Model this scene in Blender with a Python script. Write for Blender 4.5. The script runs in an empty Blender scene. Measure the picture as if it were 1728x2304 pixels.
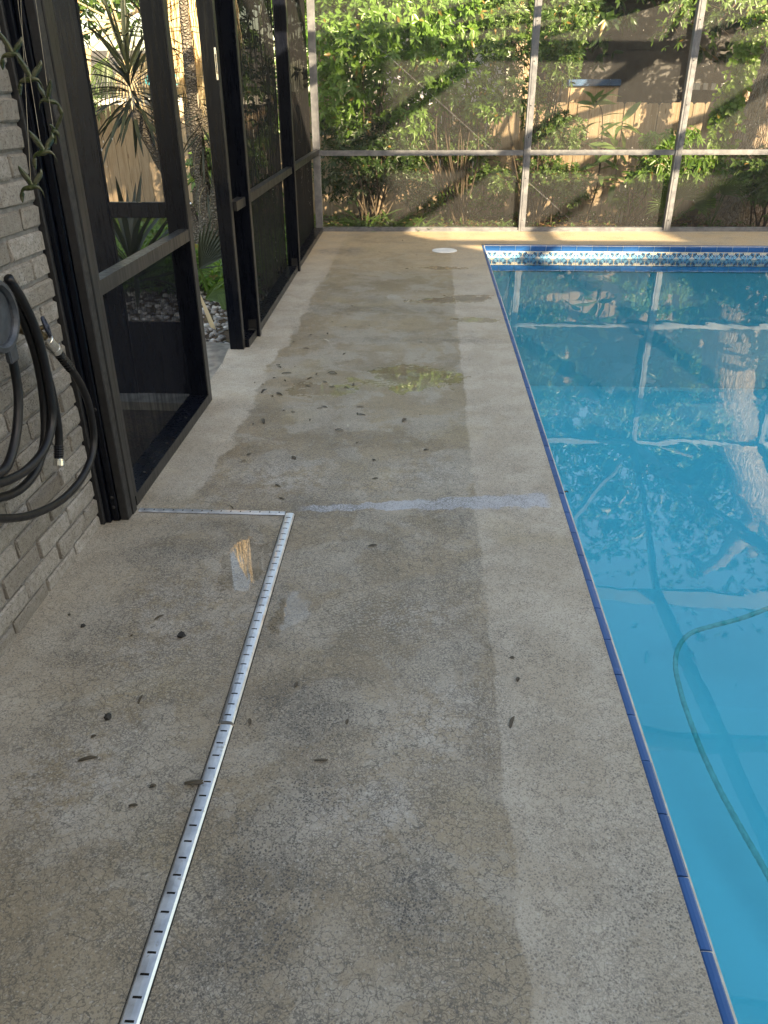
import bpy, math, random
import numpy as np
from mathutils import Vector, Matrix

# ------------------------------------------------------------------ camera, sky, sun, exposure
SC = bpy.context.scene
COL = SC.collection
EYE = Vector((0, 0, 1.40434))
F_PX, PITCH, YAW, ROLL = 1761.46, 0.495002, 0.0574417, 0.00480095
FWD = Vector((-math.sin(YAW) * math.cos(PITCH), math.cos(YAW) * math.cos(PITCH), -math.sin(PITCH)))
_r = Vector((math.cos(YAW), math.sin(YAW), 0)); _d = FWD.cross(_r)
RGT = _r * math.cos(ROLL) + _d * math.sin(ROLL)
DWN = _d * math.cos(ROLL) - _r * math.sin(ROLL)
cam = bpy.data.cameras.new('camera'); camo = bpy.data.objects.new('camera', cam); COL.objects.link(camo)
camo.matrix_world = Matrix(((RGT.x, -DWN.x, -FWD.x, EYE.x), (RGT.y, -DWN.y, -FWD.y, EYE.y),
                            (RGT.z, -DWN.z, -FWD.z, EYE.z), (0, 0, 0, 1)))
cam.sensor_fit = 'HORIZONTAL'; cam.sensor_width = 36; cam.lens = 36 * F_PX / 1728
cam.clip_start = .05; cam.clip_end = 2000
SC.camera = camo

SUN_EL, SUN_AZ = math.radians(22), math.radians(141.5)     # azimuth clockwise from +Y
W = bpy.data.worlds.new('World'); SC.world = W; W.use_nodes = True
sk = W.node_tree.nodes.new('ShaderNodeTexSky'); sk.sky_type = 'NISHITA'; sk.sun_disc = False
sk.sun_elevation = SUN_EL; sk.sun_rotation = SUN_AZ; sk.air_density = 1.0; sk.dust_density = 1.5; sk.ozone_density = 1.0
W.node_tree.links.new(sk.outputs[0], W.node_tree.nodes['Background'].inputs[0])
W.node_tree.nodes['Background'].inputs[1].default_value = 0.14
sl = bpy.data.lights.new('sun', 'SUN'); sl.energy = 5.0; sl.angle = math.radians(.55); sl.color = (1, .9, .74)
so = bpy.data.objects.new('sun', sl); COL.objects.link(so)
to_sun = Vector((math.sin(SUN_AZ) * math.cos(SUN_EL), math.cos(SUN_AZ) * math.cos(SUN_EL), math.sin(SUN_EL)))
so.rotation_euler = to_sun.to_track_quat('Z', 'Y').to_euler(); so.location = to_sun * 40
SC.view_settings.view_transform = 'Standard'; SC.view_settings.look = 'None'
SC.view_settings.exposure = 2.32; SC.view_settings.gamma = 1.0
SC.view_settings.use_white_balance = True; SC.view_settings.white_balance_temperature = 8900; SC.view_settings.white_balance_tint = 10
SC.render.engine = 'CYCLES'
cy = SC.cycles
cy.max_bounces = 10; cy.transparent_max_bounces = 24; cy.diffuse_bounces = 3; cy.glossy_bounces = 4; cy.transmission_bounces = 6
cy.caustics_reflective = False; cy.caustics_refractive = False
cy.use_denoising = True; cy.use_adaptive_sampling = True; cy.adaptive_threshold = .02

# ------------------------------------------------------------------ measuring helpers (photo scaled to 1659 wide)
PX = 1728 / 1659
def ray(x, y): return FWD + RGT * ((x * PX - 864) / F_PX) + DWN * ((y * PX - 1152) / F_PX)
def atZ(x, y, z=0.0): r = ray(x, y); return EYE + r * ((z - EYE.z) / r.z)
def atY(x, y, Y): r = ray(x, y); return EYE + r * (Y / r.y)
def atX(x, y, X): r = ray(x, y); return EYE + r * (X / r.x)
def atD(x, y, D): return EYE + ray(x, y) * D

# ------------------------------------------------------------------ object helpers
def link(o, parent=None):
    COL.objects.link(o)
    if parent: o.parent = parent
    return o
def tag(o, label=None, cat=None, group=None, kind=None):
    if label: o['label'] = label
    if cat: o['category'] = cat
    if group: o['group'] = group
    if kind: o['kind'] = kind
    return o
def thing(name, label, cat, loc=(0, 0, 0), group=None):
    o = bpy.data.objects.new(name, None); o.location = loc; o.empty_display_size = .1
    return tag(link(o), label, cat, group)
def mesh_obj(name, verts, faces, mat, parent=None, smooth=False, loc=None, world=True):
    me = bpy.data.meshes.new(name)
    if parent is not None and world:
        off = Vector(parent.location)
        if parent.parent: off = off + Vector(parent.parent.location)
        verts = [(v[0] - off.x, v[1] - off.y, v[2] - off.z) for v in verts]
    me.from_pydata([tuple(v) for v in verts], [], faces); me.update()
    if smooth: me.polygons.foreach_set('use_smooth', [True] * len(me.polygons))
    me.materials.append(mat)
    o = bpy.data.objects.new(name, me)
    if loc is not None: o.location = loc
    return link(o, parent)
class MB:
    def __init__(s): s.v = []; s.f = []; s.sm = False
    def box(s, a, b, c=None):
        x0, y0, z0 = a; x1, y1, z1 = b; n = len(s.v)
        s.v += [(x0, y0, z0), (x1, y0, z0), (x1, y1, z0), (x0, y1, z0), (x0, y0, z1), (x1, y0, z1), (x1, y1, z1), (x0, y1, z1)]
        s.f += [tuple(n + i for i in q) for q in ((0, 3, 2, 1), (4, 5, 6, 7), (0, 1, 5, 4), (1, 2, 6, 5), (2, 3, 7, 6), (3, 0, 4, 7))]
        return s
    def bbox(s, a, b, w=.004):
        """box with chamfered edges"""
        n = len(s.v); c = [(a[i] + b[i]) / 2 for i in range(3)]; h = [(b[i] - a[i]) / 2 for i in range(3)]
        w = min(w, min(h) * .8)
        idx = {}
        for sx in (-1, 1):
            for sy in (-1, 1):
                for sz in (-1, 1):
                    for ax in range(3):
                        p = [sx * (h[0] - w), sy * (h[1] - w), sz * (h[2] - w)]
                        p[ax] = (sx, sy, sz)[ax] * h[ax]
                        idx[(sx, sy, sz, ax)] = len(s.v); s.v.append(tuple(c[i] + p[i] for i in range(3)))
        def q(*k): return tuple(idx[i] for i in k)
        for ax in range(3):
            o1, o2 = [i for i in range(3) if i != ax]
            for sg in (-1, 1):
                ks = []
                for a1, a2 in ((-1, -1), (1, -1), (1, 1), (-1, 1)):
                    k = [0, 0, 0]; k[ax] = sg; k[o1] = a1; k[o2] = a2; ks.append(tuple(k) + (ax,))
                s.f.append(q(*ks))
            for a1 in (-1, 1):
                for a2 in (-1, 1):
                    k0 = [0, 0, 0]; k0[o1] = a1; k0[o2] = a2; k1 = list(k0); k0[ax] = -1; k1[ax] = 1
                    s.f.append(q(tuple(k0) + (o1,), tuple(k1) + (o1,), tuple(k1) + (o2,), tuple(k0) + (o2,)))
        for sx in (-1, 1):
            for sy in (-1, 1):
                for sz in (-1, 1): s.f.append(q((sx, sy, sz, 0), (sx, sy, sz, 1), (sx, sy, sz, 2)))
        return s
    def bar(s, p, q, w, h, up=(0, 0, 1)):
        """rectangular bar from p to q, w sideways, h along up"""
        p = Vector(p); q = Vector(q); d = (q - p).normalized(); u = Vector(up); sd = d.cross(u).normalized(); u = sd.cross(d)
        n = len(s.v)
        for c in (p, q):
            for a, b in ((-1, -1), (1, -1), (1, 1), (-1, 1)): s.v.append(tuple(c + sd * (a * w / 2) + u * (b * h / 2)))
        s.f += [tuple(n + i for i in k) for k in ((0, 1, 2, 3), (7, 6, 5, 4), (0, 4, 5, 1), (1, 5, 6, 2), (2, 6, 7, 3), (3, 7, 4, 0))]
        return s
    def tube(s, pts, rad, n=8, caps=True, squash=None):
        pts = [Vector(p) for p in pts]; m = len(pts)
        if not hasattr(rad, '__len__'): rad = [rad] * m
        base = len(s.v); nrm = None
        for i in range(m):
            t = (pts[min(i + 1, m - 1)] - pts[max(i - 1, 0)])
            t = t.normalized() if t.length > 1e-9 else Vector((0, 0, 1))
            if nrm is None:
                nrm = t.cross(Vector((0, 0, 1)))
                if nrm.length < .1: nrm = t.cross(Vector((1, 0, 0)))
                nrm.normalize()
            nrm = (nrm - t * nrm.dot(t)).normalized(); b = t.cross(nrm)
            for k in range(n):
                a = 2 * math.pi * k / n
                s.v.append(tuple(pts[i] + (nrm * math.cos(a) + b * math.sin(a)) * rad[i]))
        for i in range(m - 1):
            for k in range(n):
                a = base + i * n + k; b2 = base + i * n + (k + 1) % n
                s.f.append((a, b2, b2 + n, a + n))
        if caps:
            s.f.append(tuple(base + k for k in reversed(range(n)))); s.f.append(tuple(base + (m - 1) * n + k for k in range(n)))
        return s
    def prism(s, poly, ax, a, b):
        """polygon (2-d) extruded along axis ax from a to b"""
        n = len(s.v); m = len(poly)
        for t in (a, b):
            for (u, v) in poly:
                p = [u, v]; p.insert(ax, t); s.v.append(tuple(p))
        s.f.append(tuple(n + i for i in range(m))); s.f.append(tuple(n + m + i for i in reversed(range(m))))
        for i in range(m): j = (i + 1) % m; s.f.append((n + i, n + m + i, n + m + j, n + j))
        return s
    def lathe(s, prof, c, axis, n=24):
        """profile [(r,t)] round axis through c"""
        axis = Vector(axis).normalized(); u = axis.orthogonal().normalized(); w = axis.cross(u); c = Vector(c); base = len(s.v)
        for (r, t) in prof:
            for k in range(n):
                a = 2 * math.pi * k / n; s.v.append(tuple(c + axis * t + (u * math.cos(a) + w * math.sin(a)) * r))
        for i in range(len(prof) - 1):
            for k in range(n):
                a = base + i * n + k; b = base + i * n + (k + 1) % n; s.f.append((a, b, b + n, a + n))
        s.f.append(tuple(base + k for k in reversed(range(n)))); e = base + (len(prof) - 1) * n; s.f.append(tuple(e + k for k in range(n)))
        return s
    def build(s, name, mat, parent=None, smooth=False, **k): return mesh_obj(name, s.v, s.f, mat, parent, smooth, **k)
def smooth_path(pts, n=6):
    """Catmull-Rom"""
    P = [Vector(p) for p in pts]; P = [P[0] * 2 - P[1]] + P + [P[-1] * 2 - P[-2]]; out = []
    for i in range(1, len(P) - 2):
        for k in range(n):
            t = k / n; a, b, c, d = P[i - 1], P[i], P[i + 1], P[i + 2]
            out.append(.5 * ((2 * b) + (c - a) * t + (2 * a - 5 * b + 4 * c - d) * t * t + (3 * b - a - 3 * c + d) * t ** 3))
    out.append(P[-2]); return out

# ------------------------------------------------------------------ node helpers
class NT:
    def __init__(s, name):
        s.m = bpy.data.materials.new(name); s.m.use_nodes = True; s.t = s.m.node_tree; s.t.nodes.clear()
        s.out = s.t.nodes.new('ShaderNodeOutputMaterial'); s._pos = None; s._obj = None
    def n(s, typ, **k):
        nd = s.t.nodes.new('ShaderNode' + typ)
        for a, b in k.items(): setattr(nd, a, b)
        return nd
    def set(s, inp, v):
        if isinstance(v, bpy.types.NodeSocket): s.t.links.new(v, inp)
        elif hasattr(v, '__len__') and inp.type == 'RGBA' and len(v) == 3: inp.default_value = (*v, 1)
        else: inp.default_value = v
    def obj(s):
        if s._obj is None: s._obj = s.n('TexCoord').outputs['Object']
        return s._obj
    def pos(s):
        if s._pos is None: s._pos = s.n('NewGeometry').outputs['Position']
        return s._pos
    def xyz(s, v):
        x = s.n('SeparateXYZ'); s.set(x.inputs[0], v); return x.outputs
    def comb(s, x, y, z):
        c = s.n('CombineXYZ')
        for i, v in enumerate((x, y, z)): s.set(c.inputs[i], v)
        return c.outputs[0]
    def math(s, op, a, b=0.0, c=None, clamp=False):
        m = s.n('Math', operation=op, use_clamp=clamp); s.set(m.inputs[0], a); s.set(m.inputs[1], b)
        if c is not None: s.set(m.inputs[2], c)
        return m.outputs[0]
    def vmath(s, op, a, b):
        m = s.n('VectorMath', operation=op); s.set(m.inputs[0], a)
        if op == 'SCALE': s.set(m.inputs[3], b)
        else: s.set(m.inputs[1], b)
        return m.outputs['Value'] if op in ('LENGTH', 'DOT_PRODUCT', 'DISTANCE') else m.outputs[0]
    def noise(s, vec, scale, detail=3, rough=.55, dist=0.0, col=False):
        t = s.n('TexNoise'); s.set(t.inputs['Vector'], vec); t.inputs['Scale'].default_value = scale
        t.inputs['Detail'].default_value = detail; t.inputs['Roughness'].default_value = rough; t.inputs['Distortion'].default_value = dist
        return t.outputs['Color' if col else 'Fac']
    def vor(s, vec, scale, feature='DISTANCE_TO_EDGE', out='Distance', rnd=1.0):
        t = s.n('TexVoronoi', feature=feature); s.set(t.inputs['Vector'], vec); t.inputs['Scale'].default_value = scale
        t.inputs['Randomness'].default_value = rnd; return t.outputs[out]
    def mr(s, v, a, b, c=0.0, d=1.0, smooth=True):
        m = s.n('MapRange', interpolation_type='SMOOTHSTEP' if smooth else 'LINEAR'); s.set(m.inputs[0], v)
        for i, x in enumerate((a, b, c, d)): s.set(m.inputs[1 + i], x)
        return m.outputs[0]
    def mix(s, f, a, b, mode='MIX'):
        m = s.n('Mix', data_type='RGBA', blend_type=mode); s.set(m.inputs['Factor'], f); s.set(m.inputs[6], a); s.set(m.inputs[7], b); return m.outputs[2]
    def ramp(s, f, stops):
        r = s.n('ValToRGB'); s.set(r.inputs[0], f); e = r.color_ramp.elements
        while len(e) < len(stops): e.new(.5)
        for el, (p, c) in zip(e, stops): el.position = p; el.color = (*c, 1) if len(c) == 3 else c
        return r.outputs[0]
    def bump(s, h, strength=.3, dist=.01, nrm=None):
        b = s.n('Bump'); s.set(b.inputs['Height'], h); b.inputs['Strength'].default_value = strength; b.inputs['Distance'].default_value = dist
        if nrm is not None: s.set(b.inputs['Normal'], nrm)
        return b.outputs[0]
    def pbsdf(s, col, rough=.5, metal=0.0, nrm=None, spec=.5, **k):
        p = s.n('BsdfPrincipled'); s.set(p.inputs['Base Color'], col); s.set(p.inputs['Roughness'], rough); s.set(p.inputs['Metallic'], metal)
        s.set(p.inputs['Specular IOR Level'], spec)
        if nrm is not None: s.set(p.inputs['Normal'], nrm)
        for a, b in k.items(): s.set(p.inputs[a], b)
        return p.outputs[0]
    def mixs(s, f, a, b):
        m = s.n('MixShader'); s.set(m.inputs[0], f); s.set(m.inputs[1], a); s.set(m.inputs[2], b); return m.outputs[0]
    def done(s, sh): s.t.links.new(sh, s.out.inputs['Surface']); return s.m

def simple(name, col, rough=.6, metal=0.0, var=.25, scale=20, bump=0.0, spec=.5):
    t = NT(name); n = t.noise(t.pos(), scale, 4)
    c = t.mix(t.mr(n, .3, .7), tuple(x * (1 - var) for x in col), tuple(min(1, x * (1 + var)) for x in col))
    nr = t.bump(t.noise(t.pos(), scale * 3, 4), bump, .003) if bump else None
    r = t.mr(t.noise(t.pos(), scale * .7, 3), .3, .7, rough * .8, min(1, rough * 1.2))
    return t.done(t.pbsdf(c, r, metal, nr, spec))

M = {}
# ---- concrete deck
def deck_material():
    t = NT('deck_concrete'); P = t.pos(); X, Y, Z = t.xyz(P)
    n1 = t.noise(P, 1.3, 4, .6); n2 = t.noise(P, 4.5, 5, .62, .4); n3 = t.noise(P, 17, 5, .65); n4 = t.noise(P, 120, 3, .7); n5 = t.noise(P, 380, 2, .6)
    def blob(cx, cy, rx, ry, warp=.55):
        a = t.math('DIVIDE', t.math('SUBTRACT', X, cx), rx); b = t.math('DIVIDE', t.math('SUBTRACT', Y, cy), ry)
        r = t.math('SQRT', t.math('ADD', t.math('MULTIPLY', a, a), t.math('MULTIPLY', b, b)))
        r = t.math('ADD', r, t.math('ADD', t.math('MULTIPLY', t.math('SUBTRACT', n2, .5), warp * 3), t.math('MULTIPLY', t.math('SUBTRACT', n3, .5), .9)))
        return t.mr(r, .1, 1.1, 1.0, 0.0)
    def addm(*a):
        r = a[0]
        for b in a[1:]: r = t.math('MAXIMUM', r, b)
        return r
    # wet middle, drier strips along the pool and along the wall
    e1 = t.math('ADD', X, t.math('MULTIPLY', t.math('SUBTRACT', n2, .5), .07))
    dry_r = t.mr(e1, .192, .208)
    lw = t.math('ADD', t.math('MULTIPLY', t.math('SUBTRACT', n2, .5), .16), t.math('MULTIPLY', t.math('SUBTRACT', n3, .5), .05))
    e2 = t.math('ADD', X, lw)
    far_side = t.mr(Y, 2.55, 2.8)
    dl = t.mr(t.math('ADD', e2, t.math('MULTIPLY', t.math('SUBTRACT', n1, .5), .25)), -.90, -.882, 1.0, 0.0)
    dry_l = t.math('MULTIPLY', dl, far_side)
    near_wall = t.math('MULTIPLY', t.mr(e2, -1.1, -.78, .8, 0.0), t.math('SUBTRACT', 1.0, far_side))
    dry = addm(dry_r, dry_l, near_wall, t.math('MULTIPLY', t.mr(Y, 2.5, 2.55, 1, 0), .25))
    wetc = t.mix(t.mr(n1, .35, .65), (.215, .165, .100), (.29, .23, .148))
    wetc = t.mix(t.mr(n2, .45, .7, 0, .6), wetc, (.33, .30, .255))
    pn = t.noise(P, 2.7, 6, .68, .6)
    wetc = t.mix(t.mr(pn, .50, .565, 0, .8), wetc, (.32, .285, .23))
    wetc = t.mix(t.mr(t.noise(P, 4.1, 5, .65), .55, .62, 0, .6), wetc, (.21, .158, .095))
    dryc = t.mix(t.mr(n2, .35, .65), (.355, .305, .235), (.425, .38, .31))
    col = t.mix(dry, wetc, dryc)
    # warm tan growing towards the far end, plus random yellow patches
    warm = t.math('MULTIPLY', t.mr(t.math('ADD', Y, t.math('MULTIPLY', n1, 1.5)), 7.0, 9.2), t.mr(n2, .3, .62, .35, 1.0))
    col = t.mix(warm, col, (.44, .325, .20))
    yel = t.math('MULTIPLY', t.mr(t.noise(P, 2.3, 3, .5), .55, .7), .35)
    col = t.mix(yel, col, (.33, .265, .15))
    # chalky efflorescence
    chalk_zone = addm(blob(-.55, 2.85, .55, .32), blob(-.05, 2.95, .4, .25), blob(-.75, 1.9, .35, .5), blob(.05, 1.5, .25, .25), blob(-.15, 1.2, .2, .2), blob(-.8, 1.3, .3, .3), blob(0, 1.95, .25, .2), blob(-.3, 6.1, .6, .2))
    pale_mottle = t.math('MULTIPLY', chalk_zone, t.mr(t.math('ADD', t.math('MULTIPLY', n3, .6), t.math('MULTIPLY', n4, .4)), .42, .56))
    col = t.mix(t.math('MULTIPLY', pale_mottle, .42), col, (.52, .50, .47))
    # bluish repair line
    rl = t.math('SUBTRACT', Y, t.math('ADD', 2.665, t.math('MULTIPLY', X, .125)))
    rl = t.math('ADD', rl, t.math('MULTIPLY', t.math('SUBTRACT', n3, .5), .11))
    rw = t.mr(X, -.5, .5, .02, .062, False)
    rm = t.math('MULTIPLY', t.math('SUBTRACT', 1.0, t.mr(t.math('DIVIDE', t.math('ABSOLUTE', rl), rw), .75, 1.15)), t.math('MULTIPLY', t.mr(X, -.5, -.42), t.mr(X, .46, .5, 1, 0)))
    rm = t.math('MULTIPLY', rm, t.mr(n4, .3, .45, .55, 1))
    col = t.mix(t.math('MULTIPLY', rm, .72), col, (.385, .42, .48))
    # dark mildew
    mil_zone = addm(blob(-.90, 1.83, .15, .09), blob(-1.03, 1.80, .04, .05), blob(-.98, 1.70, .09, .05), blob(-.72, 2.47, .3, .08), blob(-.85, 2.28, .24, .12), blob(-.31, 1.0, .17, .3), blob(-.30, 1.5, .26, .2), blob(-.36, .84, .14, .14), blob(-.44, 1.93, .06, .22), blob(-.25, 1.25, .16, .14), blob(-.12, 2.35, .2, .12), blob(.0, 1.0, .1, .16),
                    t.math('MULTIPLY', t.mr(t.noise(P, 3.1, 3, .5), .52, .70), .45), blob(-.9, 8.0, .5, .25), blob(-.4, 5.7, .8, .18), blob(0, 4.9, .7, .12))
    pv = t.vor(P, 170, 'F1'); n6 = t.noise(P, 30, 3, .6)
    sp = t.math('MULTIPLY', t.mr(pv, .26, .48, 1.0, 0.0), t.mr(t.math('ADD', t.math('MULTIPLY', n6, .6), t.math('MULTIPLY', n5, .4)), .38, .54))
    mil = t.math('MULTIPLY', mil_zone, sp)
    col = t.mix(t.math('MULTIPLY', mil, .95), col, (.035, .033, .03))
    col = t.mix(t.math('MULTIPLY', mil_zone, t.mr(n3, .35, .6, .10, .38)), col, (.08, .074, .065))
    col = t.mix(t.math('MULTIPLY', sp, .55), col, (.06, .056, .05))
    # fine speckle over everything
    col = t.mix(t.mr(n5, .32, .45, .55, 0.0), col, (.085, .08, .07))
    col = t.mix(t.mr(n4, .56, .66, 0, .38), col, (.50, .48, .44))
    # shrinkage crazing
    wv = t.vmath('ADD', P, t.vmath('SCALE', t.vmath('SUBTRACT', t.noise(P, 9, 4, .6, col=True), (.5, .5, .5)), .10))
    wv2 = t.vmath('ADD', wv, t.vmath('SCALE', t.vmath('SUBTRACT', t.noise(P, 40, 3, .6, col=True), (.5, .5, .5)), .022))
    c1 = t.mr(t.vor(wv2, 34), .0, .05, 1.0, 0.0); c2 = t.mr(t.vor(wv2, 85), .0, .13, 1.0, 0.0); c3 = t.mr(t.vor(wv2, 5.5), 0, .008, 1.0, 0.0)
    gate1 = t.mr(t.noise(P, 3.3, 3, .6), .33, .50); gate2 = t.mr(t.noise(P, 3.7, 3, .6), .40, .58)
    cr = addm(t.math('MULTIPLY', c1, t.math('MULTIPLY', gate1, .9)), t.math('MULTIPLY', c2, t.math('MULTIPLY', gate2, .78)), t.math('MULTIPLY', c3, t.math('MULTIPLY', gate1, .5)))
    cr = t.math('MULTIPLY', cr, t.mr(dry, 0, 1, .95, .5))
    cr = t.math('MULTIPLY', cr, t.mr(Y, 2.5, 4.5, 1.0, .25))
    col = t.mix(t.math('MULTIPLY', cr, .95), col, (.055, .05, .044))
    sb = blob(-.15, 1.95, .3, .26); ang = t.math('ADD', t.math('MULTIPLY', X, 1.0), t.math('MULTIPLY', n2, .25))
    wv_ = t.math('MULTIPLY', t.math('SINE', t.math('MULTIPLY', t.math('ADD', Y, t.math('MULTIPLY', ang, .25)), 330.0)), t.math('SINE', t.math('MULTIPLY', t.math('SUBTRACT', ang, t.math('MULTIPLY', Y, .3)), 300.0)))
    col = t.mix(t.math('MULTIPLY', t.math('MULTIPLY', sb, t.mr(n3, .3, .5)), t.mr(wv_, 0, .4, 0, .75)), col, (.12, .098, .066))
    # standing water film
    pud = addm(blob(.30, 6.05, .30, .24), blob(.34, 5.4, .24, .12), blob(.0, 5.95, .25, .12), blob(-.1, 4.15, .5, .3),
               t.math('MULTIPLY', blob(-.60, 2.2, .12, .26, .3), 1.6), blob(-.40, 1.92, .09, .22), blob(-.55, 3.95, .3, .2), blob(.1, 7.2, .4, .12))
    puds = t.mr(t.math('ADD', pud, t.math('MULTIPLY', t.math('SUBTRACT', n4, .5), .5)), .25, 1.0)
    col = t.mix(t.math('MULTIPLY', puds, .30), col, t.mix(.5, col, (.12, .10, .075)))
    rough = t.mr(dry, 0, 1, .50, .66)
    rough = t.math('ADD', rough, t.math('MULTIPLY', t.math('SUBTRACT', n3, .5), .25))
    rough = t.math('MULTIPLY', rough, t.mr(puds, 0, .8, 1.0, .02))
    bn = t.n('Bump'); bn.inputs['Distance'].default_value = .0035
    t.set(bn.inputs['Height'], t.noise(P, 130, 2, .7)); t.set(bn.inputs['Strength'], t.mr(puds, 0, .7, .42, .0)); nr = bn.outputs[0]
    return t.done(t.pbsdf(col, rough, 0, nr, .55))
M['deck'] = deck_material()

def brick_material():
    t = NT('grey_brick'); P = t.pos(); rnd = t.n('ObjectInfo').outputs['Random']
    n = t.noise(P, 55, 5, .65); n2 = t.noise(P, 220, 3, .6); n3 = t.noise(P, 9, 3)
    c = t.mix(rnd, (.21, .19, .165), (.34, .315, .285))
    c = t.mix(t.mr(n, .35, .65), t.mix(.5, c, (.15, .13, .10)), c)
    c = t.mix(t.mr(n3, .55, .75, 0, .4), c, (.50, .48, .46))
    pits = t.mr(n2, .34, .42, 1, 0)
    c = t.mix(t.math('MULTIPLY', pits, .7), c, (.05, .045, .04))
    h = t.math('SUBTRACT', n, t.math('MULTIPLY', pits, .8))
    return t.done(t.pbsdf(c, .8, 0, t.bump(h, .7, .005), .3))
M['brick'] = brick_material()
M['mortar'] = simple('mortar', (.20, .19, .178), .9, 0, .2, 60, .5)
M['brick_far'] = simple('brick_far', (.33, .30, .26), .85, 0, .3, 12, .4)

def alum(name, col, pale_mottle, camt, rough, spec=.3):
    t = NT(name); P = t.pos(); n = t.noise(P, 14, 4, .6); v = t.vmath('MULTIPLY', P, (40, 40, 3)); n2 = t.noise(v, 1.5, 4, .7)
    c = t.mix(t.math('MULTIPLY', t.mr(n, .35, .7), camt), col, pale_mottle)
    return t.done(t.pbsdf(c, t.mr(n2, .3, .7, rough * .75, rough * 1.25), 0, t.bump(t.noise(P, 90, 2), .06, .002), spec))
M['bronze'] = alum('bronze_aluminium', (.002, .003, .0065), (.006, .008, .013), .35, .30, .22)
M['bronze_edge'] = alum('bronze_pale_edge', (.018, .0178, .018), (.036, .035, .034), .5, .38)  # paler bronze for faces towards the pool, lips and rails
M['bronze_sunlit'] = alum('bronze_sunlit_tone', (.095, .10, .112), (.17, .175, .185), .8, .45)  # sunlit copy of the bronze; far-wall sunlight painted in as paler colour
M['black'] = simple('caulk_recess_black', (.012, .012, .013), .55, 0, .3, 50, .3)

def screen_material(name, cover, col, side, drop_glints, rnd_scale=1.0):
    t = NT(name); P = t.pos()
    lw = t.n('LayerWeight'); lw.inputs[0].default_value = .5
    f = t.math('ADD', cover, t.math('MULTIPLY', t.math('POWER', lw.outputs['Facing'], 2.2), side), clamp=True)
    # dust streaks
    v = t.vmath('MULTIPLY', P, (30, 30, 1.2)); st = t.noise(v, 1.2, 4, .65)
    f = t.math('MULTIPLY', f, t.mr(st, .3, .75, .9, 1.12))
    dz = t.vmath('MULTIPLY', P, (1, 1, .55))
    cell = t.vor(dz, 70, 'F1'); r2 = t.vor(dz, 70, 'F1', 'Color')
    sz = t.math('MULTIPLY', t.mr(t.xyz(r2)[0], .80, 1.0, 0, .26, False), t.mr(t.noise(P, 3.5, 3), .45, .62))
    dr = t.math('MULTIPLY', t.math('LESS_THAN', cell, sz), drop_glints)
    c = t.mix(dr, col, (.55, .55, .55))  # pale specks paint the glint of water beads into the mesh colour
    f2 = t.math('MAXIMUM', f, dr)
    dif = t.n('BsdfDiffuse'); t.set(dif.inputs[0], c)
    tra = t.n('BsdfTranslucent'); t.set(tra.inputs[0], c)
    gl = t.n('BsdfGlossy'); t.set(gl.inputs[0], (.5, .5, .5)); gl.inputs['Roughness'].default_value = .35
    sol = t.mixs(.25, dif.outputs[0], tra.outputs[0]); sol = t.mixs(.02, sol, gl.outputs[0])
    tr = t.n('BsdfTransparent')
    return t.done(t.mixs(f2, tr.outputs[0], sol))
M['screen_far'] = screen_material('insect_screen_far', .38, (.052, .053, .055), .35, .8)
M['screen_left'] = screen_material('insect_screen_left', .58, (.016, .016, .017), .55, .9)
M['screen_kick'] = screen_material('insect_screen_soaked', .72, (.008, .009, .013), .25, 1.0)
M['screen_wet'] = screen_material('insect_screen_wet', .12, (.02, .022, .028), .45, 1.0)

def galv():
    t = NT('galvanised_steel'); P = t.pos(); n = t.noise(P, 25, 4); n2 = t.vor(P, 90, 'F1', 'Color')
    c = t.mix(t.mr(n, .3, .7), (.50, .53, .57), (.70, .73, .76)); c = t.mix(.10, c, t.mix(t.xyz(n2)[0], (.45, .46, .48), (.95, .96, .97)))
    c = t.mix(t.mr(t.noise(P, 60, 4), .62, .75, 0, .6), c, (.30, .27, .22))
    return t.done(t.pbsdf(c, t.mr(n, .3, .7, .28, .45), .85, t.bump(t.noise(P, 12, 2), .12, .004)))
M['galv'] = galv()
M['dark_hole'] = simple('hole_dark_dirt', (.02, .018, .015), .7)
M['chrome'] = simple('plated_metal', (.75, .73, .68), .22, 1.0, .12, 40)
M['hose'] = simple('black_rubber', (.006, .006, .0075), .38, 0, .3, 40, .15, .35)
M['hanger'] = simple('grey_cast_hanger', (.05, .057, .068), .5, .3, .25, 30, .15)
M['wheel'] = simple('dark_blue_handwheel', (.012, .018, .035), .45, .2, .5, 40, .3)
M['brass'] = simple('old_brass', (.16, .12, .07), .5, .8, .3, 40, .2)
M['white_plastic'] = simple('white_plastic', (.66, .66, .64), .45, 0, .08, 15)
M['string'] = simple('string', (.25, .22, .16), .8)

def bird_mat():
    t = NT('green_glass_bird'); n = t.noise(t.pos(), 60, 3)
    c = t.mix(t.mr(n, .35, .65), (.028, .045, .010), (.085, .085, .045))
    return t.done(t.pbsdf(c, .25, 0, None, .35, **{'Transmission Weight': .15}))
M['bird'] = bird_mat()

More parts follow.
